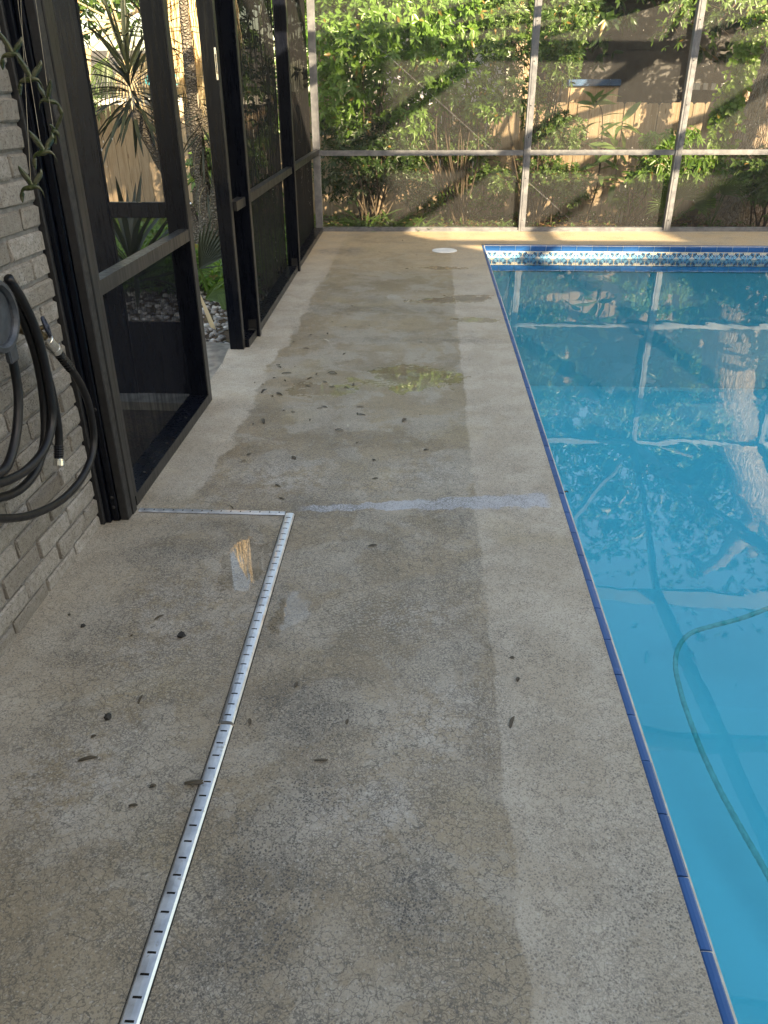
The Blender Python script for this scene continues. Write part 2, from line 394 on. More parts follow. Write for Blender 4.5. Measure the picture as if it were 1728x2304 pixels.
def wood(name, a, b, grey=.25):
    t = NT(name); P = t.obj(); rnd = t.n('ObjectInfo').outputs['Random']
    off = t.comb(t.math('MULTIPLY', rnd, 37.0), 0.0, t.math('MULTIPLY', rnd, 11.0))
    v = t.vmath('ADD', t.vmath('MULTIPLY', P, (26, 26, 1.6)), off)
    g = t.noise(v, 1.6, 5, .6, .8); g2 = t.noise(t.vmath('MULTIPLY', v, (3, 3, 1.5)), 2, 3)
    c = t.mix(t.mr(g, .32, .68), a, b); c = t.mix(t.mr(g2, .55, .72, 0, .35), c, tuple(x * .55 for x in a))
    c = t.mix(t.math('MULTIPLY', rnd, grey), c, (.30, .27, .23))
    kn = t.vor(t.vmath('ADD', t.vmath('MULTIPLY', P, (9, 9, 2.4)), off), 1.1, 'F1'); c = t.mix(t.mr(kn, .05, .13, .75, 0), c, (.13, .07, .035))
    return t.done(t.pbsdf(c, .75, 0, t.bump(g, .3, .004), .25))
M['fence'] = wood('cedar_board', (.33, .235, .145), (.47, .36, .25))
M['fence_rail'] = wood('cedar_rail', (.30, .20, .11), (.42, .30, .19))

def leaf_mat(name, c1, c2, tr=.35, rough=.38, spec=.5, backc=None):
    t = NT(name); g = t.n('NewGeometry'); rnd = g.outputs['Random Per Island']; P = g.outputs['Position']
    n = t.noise(P, 3.5, 3); c = t.mix(t.math('ADD', t.math('MULTIPLY', rnd, .65), t.math('MULTIPLY', n, .35)), c1, c2)
    c = t.mix(t.mr(rnd, .975, .985), c, (.28, .17, .05))
    p = t.pbsdf(c, rough, 0, None, spec)
    tl = t.n('BsdfTranslucent'); t.set(tl.inputs[0], t.mix(.5, c, (c2[0] * 1.6, c2[1] * 1.5, c2[2] * .8)))
    return t.done(t.mixs(tr, p, tl.outputs[0]))
M['leaf_bright'] = leaf_mat('leaf_bright', (.055, .135, .022), (.20, .36, .075), .38, .28)
M['leaf_mid'] = leaf_mat('leaf_mid', (.045, .10, .022), (.16, .27, .075), .32, .32)
M['leaf_dark'] = leaf_mat('leaf_dark', (.018, .045, .012), (.05, .10, .025), .25, .35)
M['leaf_loquat'] = leaf_mat('leaf_loquat', (.10, .18, .065), (.21, .32, .12), .35, .35)
M['leaf_ivy'] = leaf_mat('leaf_ivy', (.08, .17, .02), (.20, .34, .06), .4, .4)
M['leaf_yucca_shaded'] = leaf_mat('leaf_yucca_shaded', (.010, .016, .008), (.032, .042, .018), .12, .5)  # shade on the crown is put into this near-black leaf colour
M['leaf_palm'] = leaf_mat('leaf_palm', (.05, .10, .025), (.12, .20, .05), .3, .4)
M['leaf_grass'] = leaf_mat('leaf_grass', (.06, .12, .02), (.15, .25, .05), .35, .5)
M['dead_frond'] = leaf_mat('dead_frond', (.46, .34, .20), (.78, .67, .48), .3, .7, .2)
M['dead_leaf'] = leaf_mat('dead_leaf', (.025, .021, .015), (.10, .075, .045), .05, .5)
M['pale_leaf'] = leaf_mat('pale_leaf', (.45, .42, .34), (.55, .5, .4), .05, .6)
M['twig'] = simple('twig_bark', (.10, .075, .05), .85, 0, .3, 60, .4)

def bark(name, a, b, ring):
    t = NT(name); P = t.pos()
    v = t.vmath('MULTIPLY', P, ring); w = t.vor(t.vmath('ADD', v, t.vmath('SCALE', t.noise(P, 12, 3, .6, col=True), 1.2)), 1.0)
    n = t.noise(P, 40, 4, .65); n0 = t.noise(P, 3, 3)
    c = t.mix(t.mr(w, .0, .13), tuple(x * .45 for x in a), t.mix(t.mr(n, .3, .7), a, b))
    c = t.mix(t.mr(n0, .5, .75, 0, .45), c, b)
    h = t.math('ADD', t.math('MULTIPLY', t.mr(w, 0, .3), 1.0), t.math('MULTIPLY', n, .4))
    return t.done(t.pbsdf(c, .85, 0, t.bump(h, .9, .02), .2))
M['oak'] = bark('oak_bark', (.42, .29, .18), (.55, .46, .38), (34, 34, 7))
M['yucca_bark'] = bark('yucca_bark', (.15, .13, .105), (.23, .205, .175), (28, 28, 42))
M['soil'] = None
def soil_mat():
    t = NT('soil_litter'); P = t.pos(); n = t.noise(P, 6, 5, .65); n2 = t.noise(P, 45, 4, .7); v = t.vor(P, 38, 'F1', 'Color')
    c = t.mix(t.mr(n, .35, .65), (.065, .05, .036), (.13, .095, .06)); c = t.mix(t.mr(n2, .5, .7), c, (.20, .14, .085)); c = t.mix(.18, c, v, 'MULTIPLY')
    return t.done(t.pbsdf(c, .9, 0, t.bump(n2, .8, .02), .2))
M['soil'] = soil_mat()
M['stone_pad'] = simple('stone_pad', (.20, .185, .16), .7, 0, .35, 14, .4)
def pebble_mat():
    t = NT('pebbles'); r = t.n('NewGeometry').outputs['Random Per Island']
    return t.done(t.pbsdf(t.ramp(r, [(0, (.10, .095, .09)), (.5, (.26, .24, .22)), (1, (.55, .53, .50))]), .5, 0, None, .4))
M['pebble'] = pebble_mat()

# ---- pool
def water_mat():
    t = NT('pool_water'); P = t.pos(); X, Y, Z = t.xyz(P)
    a = t.noise(t.vmath('MULTIPLY', P, (1.0, .75, 1)), 2.3, 2, .5, .3); b = t.noise(t.vmath('MULTIPLY', P, (1.2, .7, 1)), 9, 3, .55, .5); c = t.noise(P, 42, 2, .5)
    far = t.mr(Y, 6.0, 8.3, 0.0, 1.0)
    h = t.math('ADD', a, t.math('ADD', t.math('MULTIPLY', b, t.mr(t.noise(P, 1.1, 2), .4, .65, .02, .13)), t.math('MULTIPLY', t.math('MULTIPLY', c, .012), far)))
    nr = t.bump(h, .065, .035)
    fr = t.n('Fresnel'); fr.inputs['IOR'].default_value = 1.33; t.set(fr.inputs['Normal'], nr)
    gl = t.n('BsdfGlossy'); gl.inputs['Roughness'].default_value = .006; t.set(gl.inputs['Normal'], nr); t.set(gl.inputs[0], (1, 1, 1))
    tr = t.n('BsdfTransparent'); t.set(tr.inputs[0], (.165, .80, .915))
    return t.done(t.mixs(fr.outputs[0], tr.outputs[0], gl.outputs[0]))
M['water'] = water_mat()
def plaster():
    t = NT('pool_plaster'); P = t.pos(); n = t.noise(P, 2.2, 4, .55); n2 = t.noise(P, 30, 3)
    c = t.mix(t.mr(n, .3, .7), (.80, .86, .87), (.87, .91, .92)); c = t.mix(t.mr(t.noise(P, 1.1, 3), .6, .75, 0, .3), c, (.70, .80, .74))
    c = t.mix(t.mr(n2, .65, .8, 0, .2), c, (.6, .7, .7))
    return t.done(t.pbsdf(c, .8, 0, None, .2))
M['plaster'] = plaster()
def blue_tile():
    t = NT('cobalt_glazed_tile'); r = t.n('ObjectInfo').outputs['Random']; n = t.noise(t.pos(), 30, 3)
    c = t.mix(r, (.007, .062, .19), (.012, .085, .25)); c = t.mix(t.mr(n, .55, .75, 0, .3), c, (.05, .15, .42))
    return t.done(t.pbsdf(c, .3, 0, t.bump(t.noise(t.pos(), 18, 2), .08, .003), .35))
M['tile_blue'] = blue_tile()
M['tile_pale'] = simple('pale_blue_tile', (.26, .46, .68), .2, 0, .15, 20)
M['grout'] = simple('tile_grout', (.48, .45, .39), .8, 0, .15, 40, .2)
def pattern_tile():
    """printed flower-and-diamond tile; object coordinates: x along, z up, tile centre at origin, tile side .15"""
    t = NT('patterned_pool_tile'); O = t.obj(); X, Y, Z = t.xyz(O); s = 1 / .075
    u = t.math('ABSOLUTE', t.math('MULTIPLY', X, s)); v = t.math('ABSOLUTE', t.math('MULTIPLY', Z, s))
    dia = t.math('ADD', u, v)
    pv = t.comb(t.math('MULTIPLY', u, 1.0), t.math('MULTIPLY', v, 1.0), .37)
    edge = t.vor(pv, 2.9); cell = t.vor(pv, 2.9, 'F1', 'Color'); cf = t.xyz(cell)[0]
    c = t.ramp(cf, [(0, (.05, .15, .32)), (.35, (.10, .28, .46)), (.7, (.19, .42, .58)), (1, (.06, .18, .38))])
    c = t.mix(t.mr(edge, .03, .075, 1, 0), c, (.025, .025, .04))
    du = t.math('SUBTRACT', u, .80); dv = t.math('SUBTRACT', v, .80)
    fl = t.math('SQRT', t.math('ADD', t.math('MULTIPLY', du, du), t.math('MULTIPLY', dv, dv)))
    c = t.mix(t.mr(fl, .19, .22, 1, 0), c, (.50, .48, .42)); c = t.mix(t.mr(fl, .05, .07, 1, 0), c, (.30, .22, .14))
    c = t.mix(t.mr(dia, .46, .48, 1, 0), c, (.16, .13, .12)); c = t.mix(t.mr(dia, .40, .42, 1, 0), c, (.52, .50, .46))
    c = t.mix(t.mr(dia, .27, .29, 1, 0), c, (.12, .11, .13)); c = t.mix(t.mr(dia, .22, .24, 1, 0), c, (.50, .48, .46)); c = t.mix(t.mr(dia, .07, .09, 1, 0), c, (.1, .09, .1))
    stem = t.math('MULTIPLY', t.mr(u, .05, .08, 1, 0), t.mr(dia, .46, .5)); c = t.mix(stem, c, (.45, .36, .25))
    return t.done(t.pbsdf(c, .18, 0, None, .5))
M['tile_pat'] = pattern_tile()
M['pool_hose'] = simple('pool_hose', (.66, .68, .58), .8, 0, .12, 30)
M['siding'] = simple('grey_siding', (.07, .068, .066), .8, 0, .15, 8)
M['shingle'] = simple('shingle', (.10, .098, .095), .9, 0, .3, 20, .5)
M['teal'] = simple('teal_fabric', (.03, .32, .38), .7, 0, .15, 6)
M['white_paint'] = simple('white_paint', (.72, .72, .70), .6, 0, .06, 8)
M['blue_tarp'] = simple('blue_tarp', (.025, .075, .16), .6, 0, .3, 6)
M['stucco'] = simple('stucco', (.45, .41, .35), .85, 0, .1, 10)

# ================================================================== THE SETTING
rnd = random.Random(7)
P_T = .1556                     # tile pitch
PX0, PY1, PX1, PY0 = .529, 8.43, 7.1, -2.2
WATER = -.131
def farY(x): return 9.225 + .026 * x            # inner face line of the far screen wall
def leftX(y): return -1.10 if y < 5 else -1.10 - .1 * (y - 5) / 4.2   # inner face line of the left screen wall

# ground sheet with an opening for the deck and the pool
b = MB()
def gq(x0, y0, x1, y1, z=-.10): 
    n = len(b.v); b.v += [(x0, y0, z), (x1, y0, z), (x1, y1, z), (x0, y1, z)]; b.f.append((n, n + 1, n + 2, n + 3))
gq(-400, 9.3, 400, 800); gq(-400, -400, 400, -5.9); gq(-400, -5.9, -1.15, 9.3); gq(8.9, -5.9, 400, 9.3)
tag(b.build('ground', M['soil']), 'bare soil and leaf litter around the pool deck', kind='structure')

# deck: one slab round the pool
b = MB()
L = [(-1.215, -6), (-1.215, 3.95), (-1.19, 4.1), (-1.197, 4.4), (-1.225, 4.66), (-1.225, 5.0), (-1.335, 9.33)]
n = len(L)
top = L + [(PX0, 9.37), (9, 9.59), (9, -6), (PX1, -6), (PX0, -6), (PX0, PY0), (PX0, PY1), (PX1, PY1), (PX1, PY0)]
b.v += [(x, y, 0) for x, y in top]
iF, iFR, iNR, iP1, iP0, a0, a1, a2, a3 = range(n, n + 9)
b.f += [tuple(list(range(n)) + [iF, a1, a0, iP0])[::-1], (iF, a1, a2, iFR), (iFR, a2, a3, iP1, iNR), (iP0, a0, a3, iP1)]
m = len(b.v); b.v += [(x - .004, y, -.16) for x, y in L]
b.f += [(i, i + 1, m + i + 1, m + i) for i in range(n - 1)]
dk = b.build('deck', M['deck'])
import bmesh as _bm
_b = _bm.new(); _b.from_mesh(dk.data); _bm.ops.recalc_face_normals(_b, faces=_b.faces); 
for f in _b.faces:
    if abs(f.normal.z) > .5 and f.normal.z < 0: f.normal_flip()
_b.to_mesh(dk.data); _b.free()
tag(dk, 'wet stained concrete pool deck with fine crazing', kind='structure')
# far edge of the slab
b = MB(); b.v += [(-1.335, 9.33, 0), (PX0, 9.37, 0), (9, 9.59, 0), (9, 9.594, -.16), (-1.335, 9.334, -.16)]; b.f.append((0, 1, 2, 3, 4)); b.build('slab_edge', M['deck'], dk)

# pool basin
b = MB()
fl = [(-2.2, -.85), (2.6, -.9), (6.2, -1.45), (PY1, -1.5)]
for i in range(3):
    n = len(b.v); (y0, z0), (y1, z1) = fl[i], fl[i + 1]
    b.v += [(PX0 + .15, y0, z0), (PX1, y0, z0), (PX1, y1, z1), (PX0 + .15, y1, z1)]; b.f.append((n, n + 1, n + 2, n + 3))
    n = len(b.v)
    pr = [(PX0 + .02, -.05), (PX0 + .022, z0 + .25)]
    b.v += [(PX0 + .02, y0, -.06), (PX0 + .02, y0, z0 + .3), (PX0 + .06, y0, z0 + .1), (PX0 + .15, y0, z0), (PX0 + .02, y1, -.06), (PX0 + .02, y1, z1 + .3), (PX0 + .06, y1, z1 + .1), (PX0 + .15, y1, z1)]
    for k in range(3): b.f.append((n + k, n + k + 1, n + k + 5, n + k + 4))
    n = len(b.v); b.v += [(PX1, y0, 0), (PX1, y0, z0), (PX1, y1, z1), (PX1, y1, 0)]; b.f.append((n, n + 1, n + 2, n + 3))
n = len(b.v); b.v += [(PX0, PY1 - .025, -.2), (PX1, PY1 - .025, -.2), (PX1, PY1 - .025, -1.5), (PX0, PY1 - .025, -1.5)]; b.f.append((n, n + 1, n + 2, n + 3))
n = len(b.v); b.v += [(PX0, PY0, 0), (PX1, PY0, 0), (PX1, PY0, -.85), (PX0, PY0, -.85)]; b.f.append((n, n + 1, n + 2, n + 3))
basin = tag(b.build('pool_basin', M['plaster']), 'pale blue plaster basin of the swimming pool', kind='structure')
# grout bed behind the tiles
b = MB(); b.box((PX0 + .004, PY0, -.07), (PX0 + .0285, PY1 - .001, -.006)); b.box((PX0 + .001, PY1 - .0285, -.268), (PX1, PY1 - .004, -.006))
b.build('grout_bed', M['grout'], basin)
# bullnose tile: x along, y towards the pool, top at z 0
def bull_mesh(ln):
    prof = [(0, -.0022), (.004, 0)] + [(.012 + .020 * math.sin(a), -.020 + .020 * math.cos(a)) for a in [math.radians(k) for k in (0, 25, 50, 75, 90)]] + [(.032, -.060), (0, -.060)]
    bb = MB(); bb.prism(prof, 0, -ln / 2, ln / 2)
    me = bpy.data.meshes.new('tile'); me.from_pydata(bb.v, [], bb.f); me.update(); me.materials.append(M['tile_blue'])
    x = _bm.new(); x.from_mesh(me); _bm.ops.recalc_face_normals(x, faces=x.faces); x.to_mesh(me); x.free(); return me
bull = bull_mesh(.1518)
def add_tile(me, loc, rz, name='tile'):
    o = bpy.data.objects.new(name, me); o.location = loc; o.rotation_euler = (rnd.uniform(-.012, .012), rnd.uniform(-.006, .006), rz + rnd.uniform(-.004, .004)); return link(o, basin)
k = -16
while True:
    y = 2.944 + (k + .5) * P_T
    if y > PY1 - .09: break
    if y > .2: add_tile(bull, (PX0, y, -.001 + rnd.uniform(-.0006, .0006)), -math.pi / 2)
    k += 1
bb = MB(); bb.bbox((-.0745, -.004, -.0665), (.0745, .004, .0665), .0015)
pat = bpy.data.meshes.new('tile'); pat.from_pydata(bb.v, [], bb.f); pat.update(); pat.materials.append(M['tile_pat'])
bb = MB(); bb.bbox((-.0745, -.004, -.026), (.0745, .004, .026), .0015)
low = bpy.data.meshes.new('tile'); low.from_pydata(bb.v, [], bb.f); low.update(); low.materials.append(M['tile_pale'])
for i in range(38):
    x = PX0 + .115 + i * P_T
    add_tile(bull, (x, PY1, -.001), math.pi); add_tile(pat, (x, PY1 - .0285, -.1365), 0); add_tile(low, (x, PY1 - .0285, -.234), 0)
b = MB()
NX, NY = 1, 1
b.v += [(PX0 + .01, PY0, WATER), (PX1, PY0, WATER), (PX1, PY1 - .02, WATER), (PX0 + .01, PY1 - .02, WATER)]; b.f.append((0, 1, 2, 3))
tag(b.build('pool_water', M['water']), 'clear turquoise pool water mirroring the screen wall', kind='structure')

# ================================================================== HOUSE WALL
WX = -1.18; BL, BH, MJ = .212, .0605, .0105
wall = thing('brick_wall', 'weathered grey brick house wall at the left edge', 'wall', (WX, 2.4, 0))
b = MB(); b.box((WX - .22, 1.0, -.1), (WX - .012, 2.452, 3.0)); b.build('mortar', M['mortar'], wall)
b = MB(); b.box((WX - .22, -6, -.1), (WX, .999, 3.0)); b.build('plain_brickwork', M['brick_far'], wall)
def brick_mesh(ln, seed):
    r = random.Random(seed); bb = MB(); bb.bbox((-.03, -ln / 2, -BH / 2), (0, ln / 2, BH / 2), .006)
    v = []
    for p in bb.v: v.append((p[0] + r.uniform(-.0025, .0015), p[1] + r.uniform(-.0035, .0035), p[2] + r.uniform(-.0025, .0025)))
    me = bpy.data.meshes.new('brick'); me.from_pydata(v, [], bb.f); me.update(); me.materials.append(M['brick']); return me
full = [brick_mesh(BL, i) for i in range(7)]; half = [brick_mesh(BL / 2 - .005, 20 + i) for i in range(3)]
for c in range(26):
    z = .012 + BH / 2 + c * (BH + MJ) - .034; y = 2.449
    first = True
    while y > 1.0:
        ln = (BL / 2 - .005) if (first and c % 2) else BL
        me = rnd.choice(half if ln < .15 else full)
        o = bpy.data.objects.new('brick', me); o.location = (rnd.uniform(-.0025, .0015), y - ln / 2 - 2.4, z); o.rotation_euler = (rnd.uniform(-.006, .006), rnd.uniform(-.02, .02), rnd.uniform(-.008, .008)); link(o, wall)
        y -= ln + MJ; first = False

# unseen added house, roofline shaped to place the shade on deck and screens
uu = Vector((.7826, .6225, 0)); ww = Vector((.6225, -.7826, 0))
prof = [(-9, -.1), (-9, 6.4), (-2.5, 7.75), (4.75, 7.72), (4.78, 8.8), (5.42, 8.8), (5.45, 5.65), (7.35, 5.65), (8.55, 6.5), (9.2, 6.25), (13, 5.2), (13, -.1)]
b = MB(); n = len(prof)
for d in (9.0, 15.0):
    for (s_, z) in prof: b.v.append(tuple(uu * s_ + ww * d + Vector((0, 0, z))))
b.f += [tuple(range(n)), tuple(range(2 * n - 1, n - 1, -1))] + [(i, (i + 1) % n, n + (i + 1) % n, n + i) for i in range(n)]
hs = thing('shade_house', 'unseen house shape added behind the viewer to cast shade', 'house', tuple(uu * 2 + ww * 10))
b.build('wall', M['stucco'], hs)

# ================================================================== POOL CAGE
cage = thing('screen_enclosure', 'dark bronze aluminium screen enclosure around the pool', 'screen enclosure', (-1.15, 2.5, 0))
def bx(name, a, b_, mat='bronze', parent=cage, w=.003): return MB().bbox(a, b_, w).build(name, M[mat], parent)
EAVE = 2.30
# receiver channel and first post against the brick
bx('caulk_bead', (-1.196, 2.448, 0), (-1.168, 2.468, EAVE), 'black')
bx('wall_channel', (-1.176, 2.462, 0), (-1.150, 2.535, EAVE), 'bronze')
bx('post', (-1.149, 2.478, 0), (-1.124, 2.535, EAVE), 'bronze')
bx('post', (-1.1235, 2.488, 0), (-1.092, 2.530, EAVE), 'black')  # recess of the post, its shade set as black colour
pf = bx('post_face', (-1.16, 2.531, 0), (-1.088, 2.572, EAVE), 'bronze_edge')
bx('cover_strip', (-1.16, 2.5735, .05), (-1.0905, 2.600, EAVE), 'bronze_edge')
def bolt(x, y, z, ax, parent, r=.006, mat='black'):
    MB().lathe([(r, 0), (r, .003), (r * .6, .005)], (x, y, z), ax, 8).build('screw', M[mat], parent)
for z in (.06, .10, .44): bolt(-1.136, 2.477, z, (0, -1, 0), pf, .007)
# posts of the left wall
def left_post(y0, y1, xi=None, depth=.10, name='post'):
    xi = leftX(y0) if xi is None else xi
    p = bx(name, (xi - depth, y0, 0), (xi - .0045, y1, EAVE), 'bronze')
    MB().bbox((xi - .006, y0 - .0015, 0), (xi, y1 + .0015, EAVE), .0015).build('pale_edge', M['bronze_edge'], p)
    return p
stile1 = left_post(3.715, 3.77)
jamb = left_post(4.655, 4.70, -1.125, .085, 'door_jamb'); post2 = left_post(4.945, 4.99, -1.08, .11); post3 = left_post(7.0, 7.045, -1.13, .10)
bx('corner_post', (-1.275, 9.17, 0), (-1.20, 9.235, EAVE), 'bronze_sunlit')
MB().bbox((-1.14, 4.652, 1.45), (-1.128, 4.657, 1.60), .002).build('strike_plate', M['chrome'], jamb)
MB().bbox((-1.136, 4.650, 1.48), (-1.131, 4.653, 1.57), .001).build('latch_slot', M['black'], jamb)
def bracket(y0, y1, x1, z, parent):
    MB().box((x1 - .07, y0, .05), (x1 - .02, y0 + .003, .11)).box((x1 - .07, y0 - .04, .05), (x1 - .02, y0, .053)).build('foot_bracket', M['bronze_edge'], parent)
bracket(4.943, 5, -1.08, 0, post2); bracket(6.998, 7, -1.13, 0, post3)
def seg(name, y0, y1, z0, z1, depth, mat, off=0.0, x0=None, x1=None):
    """member of the left wall running along it"""
    xa = leftX(y0) if x0 is None else x0; xb = leftX(y1) if x1 is None else x1
    q = MB(); n = 0
    q.v = [(xa - depth, y0, z0), (xa - off, y0, z0), (xb - off, y1, z0), (xb - depth, y1, z0), (xa - depth, y0, z1), (xa - off, y0, z1), (xb - off, y1, z1), (xb - depth, y1, z1)]
    q.f = [(0, 3, 2, 1), (4, 5, 6, 7), (0, 1, 5, 4), (1, 2, 6, 5), (2, 3, 7, 6), (3, 0, 4, 7)]
    return q.build(name, M[mat], cage)
for (y0, y1) in ((2.602, 3.713), (4.702, 4.943), (4.992, 6.998), (7.047, 9.168)):
    x0 = -1.098 if y0 < 3 else None
    sl_ = seg('sill', y0, y1, 0.0, .045, .10, 'bronze', .004, x0)
    for q in range(int((y1 - y0) / .3)): bolt(leftX(y0) - .03, y0 + .2 + q * .3, .046, (0, 0, 1), sl_, .006)
    seg('sill_lip', y0 + .001, y1 - .001, 0.001, .047, .0035, 'bronze_edge', 0, x0)
    seg('chair_rail', y0, y1, .795, .845, .05, 'bronze_edge', .003, x0)
    seg('eave_beam', y0, y1, EAVE - .06, EAVE, .09, 'bronze', .004, x0)
    xo0, xo1 = leftX(y0) - .094, leftX(y1) - .094
    for (za, zb, mm) in ((.03, .82, 'screen_kick' if y0 < 3 else 'screen_left'), (.82, EAVE - .03, 'screen_wet' if y0 < 3 else 'screen_left')):
        q = MB(); q.v = [(xo0, y0, za), (xo1, y1, za), (xo1, y1, zb), (xo0, y0, zb)]; q.f = [(0, 1, 2, 3)]; q.build('screen_panel', M[mm], cage)
bx('door_head', (-1.195, 3.77, 2.08), (-1.11, 4.655, EAVE), 'bronze')
# screen door, swung open square to the wall
dr = bpy.data.objects.new('screen_door', None); dr.location = (-.05, 1.29, 0); link(dr, cage); tag(dr, 'open screen door swung outward, seen through the first panel')
DY = 3.79
for (a, c_) in ((-1.205, -1.125), (-1.60, -1.492), (-2.02, -1.95)):
    MB().bbox((a, DY, .02), (c_, DY + .03, 2.05), .003).build('stile', M['bronze'], dr)
for (z0, z1) in ((.882, .95), (1.98, 2.05)):
    for (x0, x1) in ((-1.491, -1.206), (-1.949, -1.601)): MB().bbox((x0, DY + .001, z0), (x1, DY + .029, z1), .003).build('cross_rail', M['bronze'], dr)
for (x0, x1) in ((-1.491, -1.206), (-1.949, -1.601)):
    MB().bbox((x0, DY + .008, .02), (x1, DY + .02, .395), .003).build('kick_plate', M['bronze'], dr)
    q = MB(); q.v = [(x0, DY + .015, .395), (x1, DY + .015, .395), (x1, DY + .015, 1.98), (x0, DY + .015, 1.98)]; q.f = [(0, 1, 2, 3)]; q.build('door_screen', M['screen_wet'], dr)
hp = Vector((-1.118, 3.775, .925))
MB().bbox(tuple(hp + Vector((-.02, -.004, -.03))), tuple(hp + Vector((.006, .012, .03))), .002).tube([hp + Vector((0, .012, .015)), hp + Vector((.012, .03, .02))], .005, 6).build('latch', M['chrome'], dr)
# far wall
PWX = [1.02, 2.625, 4.23, 5.84, 7.45]
edges = [-1.20] + PWX
def fseg(name, x0, x1, z0, z1, d0, d1, mat):
    ya, yb = farY(x0), farY(x1); q = MB()
    q.v = [(x0, ya + d0, z0), (x1, yb + d0, z0), (x1, yb + d1, z0), (x0, ya + d1, z0), (x0, ya + d0, z1), (x1, yb + d0, z1), (x1, yb + d1, z1), (x0, ya + d1, z1)]
    q.f = [(0, 3, 2, 1), (4, 5, 6, 7), (0, 1, 5, 4), (1, 2, 6, 5), (2, 3, 7, 6), (3, 0, 4, 7)]
    return q.build(name, M[mat], cage)
for x in PWX:
    y = farY(x); p_ = bx('post', (x - .036, y + .004, 0), (x + .036, y + .085, EAVE), 'bronze_sunlit')
    MB().bbox((x - .014, y - .001, .0), (x + .014, y + .006, EAVE), .002).build('post_rib', M['bronze_sunlit'], p_)
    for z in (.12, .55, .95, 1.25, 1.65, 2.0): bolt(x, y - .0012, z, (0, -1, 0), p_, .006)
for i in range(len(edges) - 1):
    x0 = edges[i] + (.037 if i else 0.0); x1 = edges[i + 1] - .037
    fseg('sill', x0, x1, 0, .04, .02, .085, 'bronze_sunlit'); fseg('sill_lip', x0, x1, .0, .016, .004, .0195, 'white_paint' if 0 else 'bronze_sunlit')
    fseg('chair_rail', x0, x1, .775, .826, .02, .075, 'bronze_sunlit'); fseg('eave_beam', x0, x1, EAVE - .06, EAVE, .01, .08, 'bronze_sunlit')
    q = MB(); ya, yb = farY(x0) + .082, farY(x1) + .082
    q.v = [(x0, ya, .02), (x1, yb, .02), (x1, yb, EAVE - .03), (x0, ya, EAVE - .03)]; q.f = [(0, 1, 2, 3)]; q.build('screen_panel', M['screen_far'], cage)
# cable braces on the far wall
def cable(a, c_, d=.06):
    A = atY(a[0], a[1], 9.23); B_ = atY(c_[0], c_[1], 9.23)
    A.y = farY(A.x) + d; B_.y = farY(B_.x) + d; MB().tube([A, B_], .0014, 5).build('brace_cable', M['bronze_sunlit'], cage)
cable((760, 50), (1235, 478)); cable((1530, 480), (1700, 380))
# roof framing: hips rise from the far eave to purlins over the pool
RZ = 3.0
for yp in (6.9, 4.84, 2.7):
    MB().bar((-.35, yp, RZ), (8.5, yp, RZ), .05, .17 if yp == 6.9 else .15).build('purlin', M['bronze_sunlit'], cage)
    MB().bar((-.35, yp, RZ), (-1.15, yp, EAVE), .05, .1).build('roof_beam', M['bronze_sunlit'], cage)
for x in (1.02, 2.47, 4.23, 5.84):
    MB().bar((x, 6.87, RZ), (x, 2.0, RZ), .05, .15).build('roof_beam', M['bronze_sunlit'], cage)
    MB().bar((x, 6.93, RZ), (x + (.15 if x == 2.47 else 0), farY(x) + .04, EAVE), .05, .1).build('roof_beam', M['bronze_sunlit'], cage)
MB().bar((2.625, 9.27, EAVE), (4.23, 6.95, RZ), .04, .08).build('roof_brace', M['bronze_sunlit'], cage)
MB().bar((2.625, 9.27, EAVE), (1.02, 6.95, RZ), .04, .08).build('roof_brace', M['bronze_sunlit'], cage)

